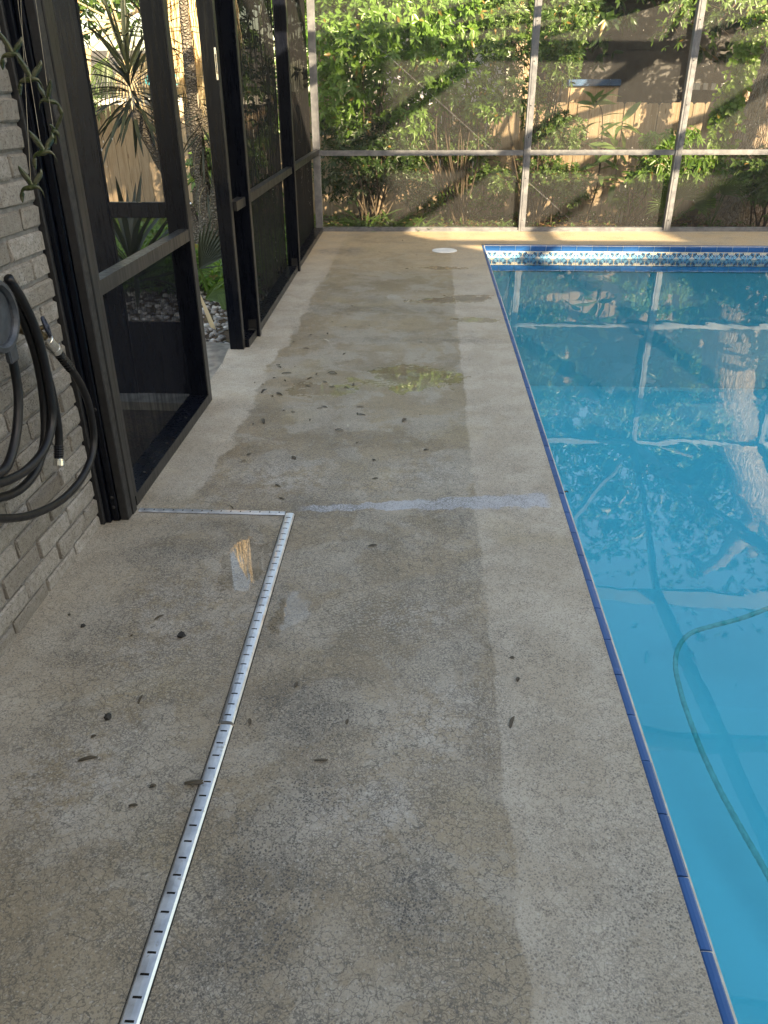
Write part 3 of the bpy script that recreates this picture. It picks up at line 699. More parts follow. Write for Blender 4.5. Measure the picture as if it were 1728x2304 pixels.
# ================================================================== DRAIN
drain = thing('channel_drain', 'galvanised slotted channel drain crossing the deck', 'drain', (-.49, 1.6, 0))
def strip(p0, p1, wid, pitch, slot_l, slot_w, name, bow=0.0, z=.006, first=.5):
    """slotted cover strip from p0 to p1 with real slots"""
    p0 = Vector((*p0, 0)); p1 = Vector((*p1, 0)); d = (p1 - p0); L_ = d.length; d.normalize(); s_ = Vector((-d.y, d.x, 0)); q = MB()
    def P_(a, c_, zz): return tuple(p0 + d * a + s_ * c_ + Vector((0, 0, zz)))
    def prof(c_): return z + bow * (1 - (c_ / (wid / 2)) ** 2)
    cols = [-wid / 2, -wid / 2 + .004, -slot_l / 2, 0, slot_l / 2, wid / 2 - .004, wid / 2]
    rows = [0.0]; k = 0; a = pitch * first
    slots = []
    while a + slot_w < L_ - .004: rows += [a, a + slot_w]; slots.append((a, a + slot_w)); a += pitch
    rows.append(L_)
    grid = []
    for r_ in rows: grid.append([len(q.v) + i for i in range(7)]); q.v += [P_(r_, c_, prof(c_) - (.004 if i in (0, 6) else 0)) for i, c_ in enumerate(cols)]
    for r_ in range(len(rows) - 1):
        isslot = any(abs(rows[r_] - s0) < 1e-6 for s0, s1 in slots)
        for i in range(6):
            if isslot and i in (2, 3): continue
            q.f.append((grid[r_][i], grid[r_ + 1][i], grid[r_ + 1][i + 1], grid[r_][i + 1]))
    # skirts
    for r_ in range(len(rows) - 1):
        for i in (0, 6):
            n = len(q.v); a_, b_ = grid[r_][i], grid[r_ + 1][i]; q.v += [(q.v[a_][0], q.v[a_][1], -.0015), (q.v[b_][0], q.v[b_][1], -.0015)]; q.f.append((a_, b_, n + 1, n))
    for g in (grid[0], grid[-1]):
        n = len(q.v); q.v += [(q.v[i][0], q.v[i][1], -.0015) for i in g]; q.f += [(g[i], g[i + 1], n + i + 1, n + i) for i in range(6)]
    o = q.build(name, M['galv'], drain)
    c_ = MB(); c_.v = [P_(0, -wid / 2 - .003, .0012), P_(L_, -wid / 2 - .003, .0012), P_(L_, wid / 2 + .003, .0012), P_(0, wid / 2 + .003, .0012)]; c_.f = [(0, 1, 2, 3)]; c_.build('dark_border', M['dark_hole'], drain)  # dark edging that shows past both sides of the cover
    c_ = MB(); c_.v = [P_(.008, -slot_l / 2 - .003, .002), P_(L_ - .008, -slot_l / 2 - .003, .002), P_(L_ - .008, slot_l / 2 + .003, .002), P_(.008, slot_l / 2 + .003, .002)]; c_.f = [(0, 1, 2, 3)]; c_.build('channel', M['dark_hole'], drain)  # dark sheet standing in for the shaded depth under the slots
    return o
strip((-.4815, .35), (-.4825, 1.448), .034, .0405, .0165, .0045, 'cover_strip', .0012)
strip((-.4835, 1.456), (-.5005, 2.555), .036, .0400, .0165, .0045, 'cover_strip', .004, .007)
strip((-1.078, 2.566), (-.520, 2.566), .028, .0368, .010, .004, 'cover_strip', .001, .005)

# skimmer lid
sk_ = MB(); sk_.lathe([(.122, -.002), (.124, .004), (.118, .008), (.112, .0075), (.110, .0055), (.104, .0055), (.102, .008), (.07, .009), (.068, .0065), (.062, .0065), (.06, .009), (.03, .0095), (.028, .007), (.02, .007), (.018, .0095), (.001, .0095)], (.147, 8.04, 0), (0, 0, 1), 40)
tag(sk_.build('skimmer_lid', M['white_plastic'], smooth=False), 'round pale grey skimmer lid set in the deck near the pool corner', 'skimmer lid')

# vacuum hose in the pool
hp_ = [atZ(x, y, -.75) for x, y in ((1760, 1280), (1700, 1296), (1659, 1314), (1600, 1336), (1540, 1352), (1492, 1368), (1466, 1398), (1459, 1440), (1472, 1500), (1490, 1555), (1520, 1625), (1560, 1702), (1610, 1785), (1655, 1855), (1710, 1945), (1800, 2080))]
for i, v in enumerate(hp_): v.z = -.75 - (.06 * max(0, i - 9) / 6)
sp_ = smooth_path(hp_, 8); tag(MB().tube(sp_, [.010 + .001 * (i % 2) for i in range(len(sp_))], 8).build('pool_hose', M['pool_hose'], smooth=True), 'olive vacuum hose curving under the pool water', 'hose')

# ================================================================== HOSE, TAP, HANGER
def wp(pts, xs):
    out = []
    for i, (x, y) in enumerate(pts):
        X = xs if not hasattr(xs, '__len__') else xs[0] + (xs[1] - xs[0]) * i / (len(pts) - 1)
        out.append(atX(x, y, X))
    return out
hose = thing('garden_hose', 'coiled black garden hose hanging on the brick wall', 'hose', (-1.10, 2.0, .3))
b = MB()
pathA = wp([(121, 757), (135, 772), (152, 795), (174, 830), (191, 872), (202, 930), (201, 972), (188, 1012), (164, 1050), (128, 1084), (80, 1108), (30, 1119), (-40, 1116), (-120, 1080)], (-1.075, -1.10))
b.tube(smooth_path(pathA, 5), .0118, 10)
pathB = wp([(18, 600), (50, 652), (78, 715), (98, 790), (110, 860), (113, 905), (104, 950), (84, 988), (50, 1020), (0, 1043), (-70, 1050), (-160, 1000)], (-1.06, -1.09))
b.tube(smooth_path(pathB, 5), .0125, 10)
pathC = wp([(14, 610), (46, 680), (74, 755), (90, 830), (97, 905), (94, 965), (76, 1020), (42, 1058), (0, 1075), (-70, 1082), (-160, 1030)], (-1.085, -1.115))
b.tube(smooth_path(pathC, 5), .0125, 10)
pathD = wp([(60, 690), (88, 770), (108, 830), (120, 885), (127, 935), (127, 968)], (-1.105, -1.12))
b.tube(smooth_path(pathD, 5), .0125, 10)
pathE = wp([(2, 690), (22, 755), (35, 815), (40, 865), (37, 925), (26, 980), (6, 1018), (-40, 1040)], (-1.08, -1.09))
b.tube(smooth_path(pathE, 5), .0125, 10)
b.build('tube', M['hose'], hose, True)
# ribbed strain reliefs and couplings
A0, A1 = atX(124, 760, -1.075), atX(152, 795, -1.075)
pts = [A0.lerp(A1, i / 13) for i in range(14)]
MB().tube(pts, [.0155 if i % 2 else .0125 for i in range(14)], 10).build('strain_relief', M['hose'], hose)
E0, E1 = atX(127, 962, -1.12), atX(127, 990, -1.12)
pts = [E0.lerp(E1, i / 11) for i in range(12)]
MB().tube(pts, [.0150 if i % 2 else .0132 for i in range(12)], 12).build('strain_relief', M['hose'], hose)
ax = (atX(127, 1008, -1.12) - E1).normalized()
MB().lathe([(.0135, 0), (.0150, .002), (.0150, .006), (.0172, .007), (.0172, .022), (.0160, .024), (.0120, .0245), (.0115, .012), (.001, .012)], tuple(E1), tuple(ax), 20).build('end_coupling', M['chrome'], hose)
C0, C1 = atX(97, 728, -1.075), atX(123, 759, -1.075); ax = C1 - C0; cl = ax.length; ax.normalize()
MB().lathe([(.010, 0), (.0165, .001), (.0165, .010), (.0178, .011), (.0178, cl * .72), (.0185, cl * .73), (.0185, cl * .95), (.014, cl)], tuple(C0), tuple(ax), 24).build('tap_coupling', M['chrome'], hose)
# tap
tap = thing('hose_tap', 'outdoor tap with dark blue handwheel on the brick wall', 'tap', (-1.17, 2.16, .78))
T0 = Vector(C0)
b = MB(); b.tube([(WX, T0.y - .02, T0.z + .03), (-1.13, T0.y - .012, T0.z + .025), (-1.10, T0.y - .005, T0.z + .012), tuple(T0 - ax * -.004)], [.011, .014, .0145, .013], 10); b.lathe([(.024, 0), (.024, .004), (.012, .006)], (WX + .001, T0.y - .02, T0.z + .03), (1, 0, 0), 16)
WC = atX(100, 705, -1.07); b.tube([(-1.11, T0.y - .006, T0.z + .018), tuple(WC)], [.010, .006], 8); b.build('valve_body', M['brass'], tap, True)
b = MB(); wd = (WC - Vector((-1.11, T0.y - .006, T0.z + .018))).normalized(); u1 = wd.orthogonal().normalized(); u2 = wd.cross(u1)
ring = []
for k in range(31):
    a = 2 * math.pi * k / 30; r_ = .0255 + .0022 * math.cos(5 * a); ring.append(WC + (u1 * math.cos(a) + u2 * math.sin(a)) * r_)
b.tube(ring, .0048, 8, caps=False)
for k in range(5):
    a = 2 * math.pi * (k + .5) / 5; b.tube([WC - wd * .002, WC + (u1 * math.cos(a) + u2 * math.sin(a)) * .024], .0035, 6)
b.lathe([(.009, -.004), (.009, .005), (.004, .008)], tuple(WC), tuple(wd), 10); b.build('handwheel', M['wheel'], tap, True)
# hanger
hg = thing('hose_hanger', 'grey cast hose hanger holding the coiled hose', 'hose hanger', (WX, 1.84, .9))
HC = Vector((-1.03, 1.815, .93)); b = MB()
def saddle(r0, x0, x1, squ=1.0, n=22):
    n0 = len(b.v)
    for xx, rr in ((x0, r0), (x1, r0), (x1, r0 - .014), (x0, r0 - .014)):
        for k in range(n + 1):
            a = math.radians(-70 + 250 * k / n); b.v.append((xx, HC.y + rr * math.cos(a), HC.z + rr * squ * math.sin(a)))
    for q_ in range(4):
        for k in range(n): a_ = n0 + q_ * (n + 1) + k; c_ = n0 + ((q_ + 1) % 4) * (n + 1) + k; b.f.append((a_, a_ + 1, c_ + 1, c_))
saddle(.072, WX + .002, -1.045); b.build('saddle', M['hanger'], hg)
b = MB(); b.lathe([(.084, 0), (.087, .004), (.085, .012), (.074, .014), (.068, .006), (.062, -.03), (.05, -.05), (.002, -.055)], tuple(HC), (1, 0, 0), 40); b.build('front_flange', M['hanger'], hg, False)
b = MB(); b.bbox((-1.045, HC.y + .02, HC.z - .125), (-1.03, HC.y + .062, HC.z - .07), .004); b.build('tab', M['hanger'], hg)

# ================================================================== GLASS HUMMINGBIRD CHIME
ch = thing('hummingbird_chime', 'hanging string chime of green glass hummingbirds beside the brick edge', 'wind chime', (-1.0, 2.08, 1.2))
ru = RGT.copy(); vu = Vector((0, 0, 1)) * .97 - Vector((0, .24, 0)) * .0; nu = ru.cross(vu).normalized()
def bird(c, sc, flip=1, ang=0.0, rear=False, spread=1.0):
    ca, sa = math.cos(ang), math.sin(ang)
    def Q(x, y, z=0): x *= flip; return c + (ru * (x * ca - y * sa) + vu * (x * sa + y * ca) + nu * z) * sc
    root = None; b = MB()
    if not rear:
        body = [(.62, -.40), (.55, -.16), (.44, -.02), (.33, .05), (.18, .06), (0, .0), (-.2, -.06), (-.36, -.12), (-.46, -.26), (-.50, -.46)]
        rad = [.012, .02, .055, .085, .115, .14, .125, .085, .055, .05]
    else:
        body = [(.22, -.48), (.22, -.3), (.16, -.12), (.05, 0), (-.05, -.02), (-.12, -.18), (-.12, -.36)]; rad = [.015, .03, .10, .16, .17, .12, .10]
    b.tube(smooth_path([Q(x, y) for x, y in body], 4), [np.interp(i / 4, range(len(rad)), rad) * sc for i in range(4 * (len(rad) - 1) + 1)], 10)
    o = b.build('hummingbird', M['bird'], ch, True)
    def wing(pts, w, z0, z1):
        q = MB(); P_ = smooth_path([Q(x, y, z0 + (z1 - z0) * i / (len(pts) - 1)) for i, (x, y) in enumerate(pts)], 4); n0 = len(P_); 
        for i, p in enumerate(P_):
            t_ = i / (n0 - 1); ww_ = w * sc * (math.sin(math.pi * min(1, .16 + t_ * .84)) ** .7 + .05); d = (P_[min(i + 1, n0 - 1)] - P_[max(i - 1, 0)]).normalized(); sd = nu.cross(d).normalized()
            for a, h in ((-1, 0), (0, .035), (1, 0), (0, -.035)): q.v.append(tuple(p + sd * (a * ww_) + nu * (h * sc)))
        for i in range(n0 - 1):
            for k in range(4): a = i * 4 + k; b_ = i * 4 + (k + 1) % 4; q.f.append((a, b_, b_ + 4, a + 4))
        q.f += [(3, 2, 1, 0), tuple((n0 - 1) * 4 + k for k in range(4))]; q.build('wing', M['bird'], o, True, world=True)
    o_loc = o.location
    if not rear:
        wing([(.05, .05), (-.1, .4), (-.3, .72), (-.42 * spread, .98)], .14, .02, .25); wing([(.12, .05), (.25, .35), (.42, .62), (.46 * spread, .9)], .13, -.02, -.25); wing([(-.42, -.25), (-.48, -.5), (-.46, -.78)], .11, 0, 0)
    else:
        wing([(.1, .1), (.35, .5), (.6, .8), (.8, 1.1)], .12, 0, .2); wing([(-.08, -.1), (-.1, -.5), (-.06, -.75)], .14, 0, 0); wing([(0, .1), (-.1, .3), (-.22, .38)], .09, 0, .1)
for (x, y, sc, fl_, ang, rear) in ((24, 118, .060, 1, -.15, False), (64, 172, .066, 1, -.15, False), (106, 218, .058, -1, .05, False), (118, 284, .050, 1, 0, True), (93, 330, .064, 1, -.05, False), (67, 405, .062, 1, -.12, False)):
    bird(atD(x, y, 1.9 if y < 240 else 1.88), sc * .80, fl_, ang, rear)
for pts in (((30, -90), (40, 16), (56, 125), (66, 172), (91, 330)), ((66, -90), (79, 16), (92, 110), (106, 215), (116, 282)), ((40, -90), (50, 100), (67, 405))):
    MB().tube([atD(x, y, 1.893) for x, y in pts], .0007, 4).build('string', M['string'], ch)
hk = atD(45, -90, 1.893); MB().bbox((hk.x - .08, hk.y - .02, hk.z), (hk.x + .09, hk.y + .02, hk.z + .012), .003).build('hanging_bar', M['twig'], ch)
MB().bar((WX, hk.y, hk.z + .018), (hk.x, hk.y, hk.z + .018), .012, .008).build('hook', M['bronze'], ch)

# ================================================================== FENCE
FY = 11.25; ftop = 1.245
fence = thing('board_fence', 'weathered cedar board fence behind the garden', 'fence', (0, FY, -.1))
fm = []
for k in range(4):
    r_ = random.Random(k); w_ = .138; q = MB(); h_ = ftop + .1
    n0 = 0
    q.prism([(-w_ / 2, 0), (w_ / 2, 0), (w_ / 2, h_ - .022), (w_ / 2 - .02, h_), (-w_ / 2 + .02, h_), (-w_ / 2, h_ - .022)], 1, -.009, .009)
    me = bpy.data.meshes.new('board'); me.from_pydata(q.v, [], q.f); me.update(); me.materials.append(M['fence']); fm.append(me)
x = -9.0
while x < 8:
    o = bpy.data.objects.new('board', rnd.choice(fm)); o.location = (x, rnd.uniform(-.004, .004), rnd.uniform(-.01, .008)); o.rotation_euler = (rnd.uniform(-.004, .004), rnd.uniform(-.006, .006), rnd.uniform(-.02, .02)); link(o, fence); x += .1435
for z in (.15, .75, 1.15): MB().bbox((-9.1, FY + .012, z - .04), (8.1, FY + .05, z + .04), .004).build('rail', M['fence_rail'], fence)
# ================================================================== PLANTS
def leaf_arrays(pos, dirn, side, L_, W_, droop, rs):
    """arrays of folded leaves: base pos, direction, side vector -> verts (N,7,3)"""
    nrm = np.cross(side, dirn); nrm /= np.linalg.norm(nrm, axis=1, keepdims=True) + 1e-9
    L_ = L_[:, None]; W_ = W_[:, None]; dz = np.array([[0, 0, -1.0]])
    def pt(t, s, up): return pos + dirn * (L_ * t) + side * (W_ * s) + nrm * (W_ * up) + dz * (droop[:, None] * L_ * t * t)
    V = np.stack([pt(0, 0, 0), pt(.32, -.5, .12), pt(.35, 0, -.08), pt(.32, .5, .12), pt(.72, -.36, .10), pt(.74, 0, -.06), pt(.72, .36, .10), pt(1, 0, 0)], 1)
    return V
LF = [(0, 2, 1), (0, 3, 2), (1, 2, 5, 4), (2, 3, 6, 5), (4, 5, 7), (5, 6, 7)]
def leaves_object(name, V, mat, parent=None, stuff=True):
    N = V.shape[0]; verts = V.reshape(-1, 3)
    if parent is not None:
        off = Vector(parent.location)
        if parent.parent: off += parent.parent.location
        verts = verts - np.array(off)
    me = bpy.data.meshes.new(name); me.vertices.add(N * 8); me.vertices.foreach_set('co', verts.astype(np.float32).ravel())
    base = (np.arange(N) * 8)[:, None]; tot = [len(f) for f in LF]; loops = np.concatenate([base + np.array(f)[None, :] for f in LF], 1).ravel()
    ls = []; acc = 0
    per = sum(tot); starts = np.cumsum([0] + tot[:-1])
    me.loops.add(N * per); me.loops.foreach_set('vertex_index', loops.astype(np.int32))
    me.polygons.add(N * 6); me.polygons.foreach_set('loop_start', (np.arange(N)[:, None] * per + starts[None, :]).ravel().astype(np.int32))
    me.polygons.foreach_set('loop_total', np.tile(tot, N).astype(np.int32)); me.update(calc_edges=True); me.validate()
    me.materials.append(mat); o = bpy.data.objects.new(name, me); link(o, parent)
    if stuff: o['kind'] = 'stuff'
    return o
def unit(a): return a / (np.linalg.norm(a, axis=1, keepdims=True) + 1e-9)
def whorls(C, D, nl, L_, W_, rs, tilt=(.1, .7), droop=.25):
    """clusters of nl leaves round axis D at C"""
    n = len(C); C = np.repeat(C, nl, 0); D = np.repeat(unit(D), nl, 0); N = n * nl
    a = np.tile(np.arange(nl) * 2 * math.pi / nl, n) + np.repeat(rs.uniform(0, 6.28, n), nl) + rs.normal(0, .25, N)
    u = unit(np.cross(D, np.array([[.31, .52, .79]]))); v = np.cross(D, u)
    rad = u * np.cos(a)[:, None] + v * np.sin(a)[:, None]; t = rs.uniform(*tilt, N)[:, None]
    d = unit(rad * np.cos(t) + D * np.sin(t)); side = unit(np.cross(d, D) + rs.normal(0, .2, (N, 3)))
    side = unit(side - d * (side * d).sum(1, keepdims=True))
    ln = L_ * rs.uniform(.6, 1.2, N)
    return leaf_arrays(C + d * .004, d, side, ln, W_ / L_ * ln * rs.uniform(.8, 1.2, N), droop * rs.uniform(.3, 1.5, N), rs)
def shrub(name, label, cat, base, balls, nw, L_, W_, nl, mat, seed, group=None, up=.35, tilt=(.1, .7), droop=.25, shell=.55, stems=9, stem_r=.012, nshoot=0):
    rs = np.random.RandomState(seed); root = thing(name, label, cat, base, group)
    vol = np.array([b_[3] * b_[4] * b_[5] for b_ in balls]) ** .75; vol /= vol.sum(); Cs, Ds = [], []
    for (x, y, z, rx, ry, rz), f in zip(balls, vol):
        m = int(nw * f) + 1; g = unit(rs.normal(0, 1, (m, 3))); r_ = (shell + (1 - shell) * rs.uniform(0, 1, (m, 1)) ** .6) * rs.choice([1, 1, 1, .8, 1.12], (m, 1))
        p = np.array([[x, y, z]]) + g * r_ * np.array([[rx, ry, rz]]); p[:, 2] = np.maximum(p[:, 2], -.06)
        Cs.append(p); Ds.append(unit(g + np.array([[.25, -.35, up]]) + rs.normal(0, .35, (m, 3))))
    C = np.concatenate(Cs); D = np.concatenate(Ds)
    leaves_object('foliage', whorls(C, D, nl, L_, W_, rs, tilt, droop), M[mat], root)
    q = MB(); r2 = random.Random(seed)
    for k in range(stems):
        b_ = balls[r2.randrange(len(balls))]; e = Vector((b_[0] + r2.uniform(-.6, .6) * b_[3], b_[1] + r2.uniform(-.5, .5) * b_[4], b_[2] + r2.uniform(.1, .8) * b_[5]))
        s0 = Vector(base) + Vector((r2.uniform(-.12, .12), r2.uniform(-.08, .08), 0)); mid = s0.lerp(e, .5) + Vector((r2.uniform(-.12, .12), r2.uniform(-.1, .1), r2.uniform(0, .12)))
        pts = smooth_path([s0, mid, e], 5); q.tube(pts, [stem_r * (1 - .8 * i / (len(pts) - 1)) + .0015 for i in range(len(pts))], 6)
    q.build('stem', M['twig'], root, True)
    return root
GZ = -.1
# tall bright shrub behind the corner
def ball(x, y, Y, rx, ry, rz): p = atY(x, y, Y); return (p.x, p.y, p.z, rx, ry, rz)
shrub('tall_shrub', 'tall glossy bright green shrub behind the left corner of the screen wall', 'shrub', (-.75, 10.3, GZ),
      [ball(740, 90, 10.3, .5, .35, .42), ball(840, 60, 10.2, .55, .4, .45), ball(730, 210, 10.3, .38, .35, .4), ball(800, -40, 10.4, .8, .4, .5), ball(840, 180, 10.25, .35, .3, .28)], 1500, .085, .036, 6, 'leaf_bright', 1, up=.2, tilt=(-.1, .55), stems=14)
shrub('tall_shrub', 'tall bright green shrub reaching over the middle of the long screen panel', 'shrub', (.35, 10.5, GZ),
      [ball(930, 110, 10.4, .42, .35, .38), ball(1000, 190, 10.4, .40, .3, .26), ball(980, 40, 10.5, .5, .4, .32), ball(920, 190, 10.3, .28, .25, .2), ball(880, 260, 10.3, .3, .25, .22), ball(1050, 230, 10.3, .3, .25, .14)], 1250, .075, .03, 6, 'leaf_bright', 2, up=.3, tilt=(0, .65), stems=14)
shrub('pittosporum_shrub', 'rounded shrub of small leaf rosettes behind the first far post', 'shrub', (1.25, 10.4, GZ),
      [ball(1090, 90, 10.4, .38, .3, .36), ball(1200, 70, 10.3, .36, .3, .32), ball(1215, 130, 10.2, .22, .25, .26), ball(1120, 200, 10.3, .34, .3, .22), ball(1240, 30, 10.4, .25, .25, .3), ball(1080, 30, 10.5, .4, .3, .3)], 1350, .06, .019, 7, 'leaf_mid', 3, up=.55, tilt=(.15, .9), stems=14)
shrub('pittosporum_shrub', 'low mound of small rosettes left of the bare fence boards', 'shrub', (1.4, 10.5, GZ),
      [ball(1175, 270, 10.4, .26, .25, .24), ball(1225, 285, 10.35, .24, .22, .22), ball(1170, 370, 10.4, .28, .25, .3), ball(1230, 400, 10.3, .28, .25, .25), ball(1090, 390, 10.5, .2, .2, .16)], 1000, .055, .018, 7, 'leaf_mid', 4, up=.55, tilt=(.15, .9), stems=10)
shrub('understory_shrub', 'dark leafy shrub low behind the left corner', 'shrub', (-.7, 10.0, GZ),
      [ball(740, 370, 10.0, .36, .28, .32), ball(830, 350, 10.1, .40, .3, .30), ball(890, 400, 10.2, .26, .25, .24), ball(770, 290, 10.3, .5, .3, .3)], 1100, .06, .026, 5, 'leaf_dark', 5, up=.3, stems=10)
shrub('sparse_shrub', 'thin shaded shrub in front of the fence at mid panel', 'shrub', (.5, 10.8, GZ),
      [ball(930, 300, 10.7, .34, .2, .3), ball(870, 330, 10.5, .3, .2, .25), ball(1010, 310, 10.8, .42, .2, .3), ball(1060, 400, 10.8, .3, .2, .3), ball(960, 430, 10.7, .4, .2, .22)], 900, .06, .024, 5, 'leaf_mid', 6, up=.3, stems=10)
shrub('corner_shrub', 'dark shrub at the lower right beyond the last post', 'shrub', (4.0, 10.2, GZ),
      [ball(1630, 370, 10.1, .28, .25, .22), ball(1700, 380, 10.0, .4, .3, .4), (4.18, 9.78, 1.0, .3, .2, .45)], 700, .07, .028, 6, 'leaf_mid', 7, up=.5, stems=8)  # last ball is out of view, added to shade the fence boards
shrub('leafy_sapling', 'light green sapling of drooping leaf clusters beside the second far post', 'sapling', (2.5, 10.3, GZ),
      [ball(1410, 305, 10.3, .13, .12, .09), ball(1425, 345, 10.25, .2, .16, .13), ball(1390, 380, 10.3, .22, .18, .16), ball(1440, 390, 10.25, .16, .15, .14), ball(1470, 300, 10.4, .22, .15, .14), ball(1490, 370, 10.4, .22, .15, .2), ball(1350, 430, 10.5, .2, .15, .1)], 480, .085, .026, 6, 'leaf_bright', 8, up=.3, tilt=(-.3, .5), droop=.45, stems=8)
# overhanging oak spray at the top right
def spray(name, label, pts, seed):
    rs = np.random.RandomState(seed); root = thing(name, label, 'branch', tuple(pts[0])); q = MB(); P_ = smooth_path(pts, 6)
    q.tube(P_, [.018 * (1 - .8 * i / len(P_)) + .002 for i in range(len(P_))], 6); C = []; D = []
    for i in range(6, len(P_)):
        for k in range(7):
            o = rs.normal(0, .11, 3); C.append(np.array(P_[i]) + o); D.append(o + np.array([.1, -.3, -.1]))
        q.tube([P_[i], tuple(C[-1])], .0025, 4)
    q.build('twig', M['twig'], root, True); leaves_object('foliage', whorls(np.array(C), np.array(D), 5, .07, .027, rs, (0, .6), .3), M['leaf_mid'], root)
spray('oak_branch', 'leafy oak branch hanging into the top of the third far panel', [(4.0, 11.0, 3.2), (3.3, 10.4, 2.75), (2.75, 10.1, 2.3), (2.45, 10.0, 2.02)], 21)
spray('oak_branch', 'leafy oak branch hanging left of the oak trunk', [(4.1, 11.0, 3.1), (3.6, 10.3, 2.6), (3.25, 10.1, 2.25), (3.0, 10.0, 2.0)], 22)
spray('oak_branch', 'oak branch drooping over the oak trunk at the right edge', [(4.5, 11.0, 3.0), (4.1, 10.3, 2.55), (3.85, 10.05, 2.2), (3.7, 10.0, 1.9)], 23)
# oak trunk with ivy
oak = thing('oak_tree', 'ridged sunlit oak trunk with climbing ivy at the right edge', 'tree', (4.25, 11.0, GZ))
q = MB(); NS, NA = 60, 72; r3 = random.Random(3)
for i in range(NS + 1):
    z = GZ - .05 + 4.4 * i / NS; c_ = Vector((3.93 + .17 * z + .03 * math.sin(z * 1.7) + .30 * max(0, z - 2.1), 10.85 + .02 * z + .1 * max(0, z - 2.1), z)); rb = .36 + .12 * math.exp(-max(0, z + .1) * 2.5) - .012 * z
    for k in range(NA):
        a = 2 * math.pi * k / NA; rr = rb * (1 + .05 * math.sin(3 * a + 1) + .03 * math.sin(5 * a + z * .8)) + .010 * math.sin(23 * a + 2.2 * math.sin(z * 3.1 + a * 2)) + .005 * r3.uniform(-1, 1)
        q.v.append((c_.x + rr * math.cos(a), c_.y + rr * math.sin(a), z))
for i in range(NS):
    for k in range(NA): a = i * NA + k; b_ = i * NA + (k + 1) % NA; q.f.append((a, b_, b_ + NA, a + NA))
q.build('trunk', M['oak'], oak, True)
rs = np.random.RandomState(31); m = 420; zt = rs.uniform(3.6, 9, m)
q = MB(); lim = []
for k in range(6):
    a = -.5 + k * .42; e = Vector((5.6 + 3.0 * math.cos(a), 11.3 + 3.0 * math.sin(a), 5.3 + (k % 3) * .8)); pts = smooth_path([(5.28, 11.15, 4.15), Vector((5.28, 11.15, 4.6)).lerp(e, .5) + Vector((0, 0, .5)), e], 6)
    q.tube(pts, [.2 * (1 - .8 * i / (len(pts) - 1)) for i in range(len(pts))], 8); lim.append(e)
q.build('limb', M['oak'], oak, True)
C = np.concatenate([np.array(e)[None] + rs.normal(0, 1, (260, 3)) * np.array([[1.1, 1.1, .6]]) for e in lim])
leaves_object('crown', whorls(C, rs.normal(0, 1, C.shape) + np.array([[0, 0, .5]]), 7, .11, .04, rs), M['leaf_dark'], oak)
# ivy on the trunk's left face
def ivy_pts(pxs, Y): return [atY(x, y, Y) for x, y in pxs]
iv = thing('ivy_vine', 'bright green ivy climbing the left side of the oak trunk', 'ivy', (3.7, 10.5, GZ))
q = MB(); C = []; D = []
for (pl, Y, nn, sp_) in (((((1545, 395), (1552, 330), (1560, 285), (1568, 235), (1590, 190), (1605, 140), (1625, 90), (1650, 20))), 10.42, 300, .075), (((1575, 250), (1565, 225), (1572, 260)), 10.42, 90, .07), (((1520, 450), (1535, 400), (1548, 345)), 10.4, 24, .06)):
    P_ = smooth_path(ivy_pts(pl, Y), 10); q.tube(P_, .008, 6)
    for k in range(nn):
        p = P_[int(rs.uniform(0, len(P_) - 1))]; o = rs.normal(0, sp_, 3) * np.array([1, .35, 1.2]); C.append(np.array(p) + o + np.array([0, -.03, 0])); D.append(np.array([rs.normal(-.1, .4), -1, rs.normal(.3, .3)]))
q.build('vine_stem', M['twig'], iv, True); leaves_object('foliage', whorls(np.array(C), np.array(D), 3, .065, .05, rs, (.0, .5), .3), M['leaf_ivy'], iv)

# loquat sapling: each large leaf is a part
def big_leaf_mesh(name, L_, W_, droop, mat, nseg=7, fold=.12):
    q = MB()
    for i in range(nseg + 1):
        t = i / nseg; w = W_ / 2 * (math.sin(math.pi * min(1, t * .93 + .05)) ** .8) * (1 if i < nseg else 0) + .0005; z = -droop * L_ * t * t
        for a in (-1, 0, 1): q.v.append((a * w, L_ * t, z + abs(a) * fold * w + (.004 * (i % 2)) * abs(a)))
    for i in range(nseg):
        for k in (0, 1): a = i * 3 + k; q.f.append((a, a + 1, a + 4, a + 3))
    me = bpy.data.meshes.new(name); me.from_pydata(q.v, [], q.f); me.update(); me.materials.append(M[mat]); me.polygons.foreach_set('use_smooth', [True] * len(me.polygons)); return me
def place_leaf(me, root, pos, direction, roll, scale=1.0, name='leaf'):
    d = Vector(direction).normalized(); up = Vector((0, 0, 1)) if abs(d.z) < .97 else Vector((0, -1, 0)); s_ = d.cross(up).normalized(); u = s_.cross(d)
    R_ = Matrix(((s_.x, d.x, u.x), (s_.y, d.y, u.y), (s_.z, d.z, u.z))) @ Matrix.Rotation(roll, 3, 'Y')
    o = bpy.data.objects.new(name, me); off = Vector(root.location)
    if root.parent: off = off + root.parent.location
    o.matrix_basis = Matrix.Translation(Vector(pos) - off) @ R_.to_4x4() @ Matrix.Scale(scale, 4); return link(o, root)
lq = thing('loquat_sapling', 'young sapling with long ribbed leaves in front of the lit fence boards', 'sapling', (1.95, 10.55, GZ))
lm = [big_leaf_mesh('leaf', .31, .088, d, 'leaf_loquat') for d in (.15, .35, .55)]
stem = [(1.95, 10.55, GZ), atY(1290, 400, 10.5), atY(1300, 300, 10.45), atY(1300, 240, 10.42), atY(1285, 215, 10.42)]
MB().tube(smooth_path(stem, 6), [.012 - .008 * i / 24 for i in range(25)], 6).build('stem', M['twig'], lq, True)
side_b = [(atY(1298, 290, 10.45), atY(1345, 262, 10.35)), (atY(1296, 330, 10.46), atY(1330, 315, 10.35)), (atY(1295, 350, 10.46), atY(1235, 400, 10.4)), (atY(1292, 390, 10.5), atY(1330, 380, 10.35))]
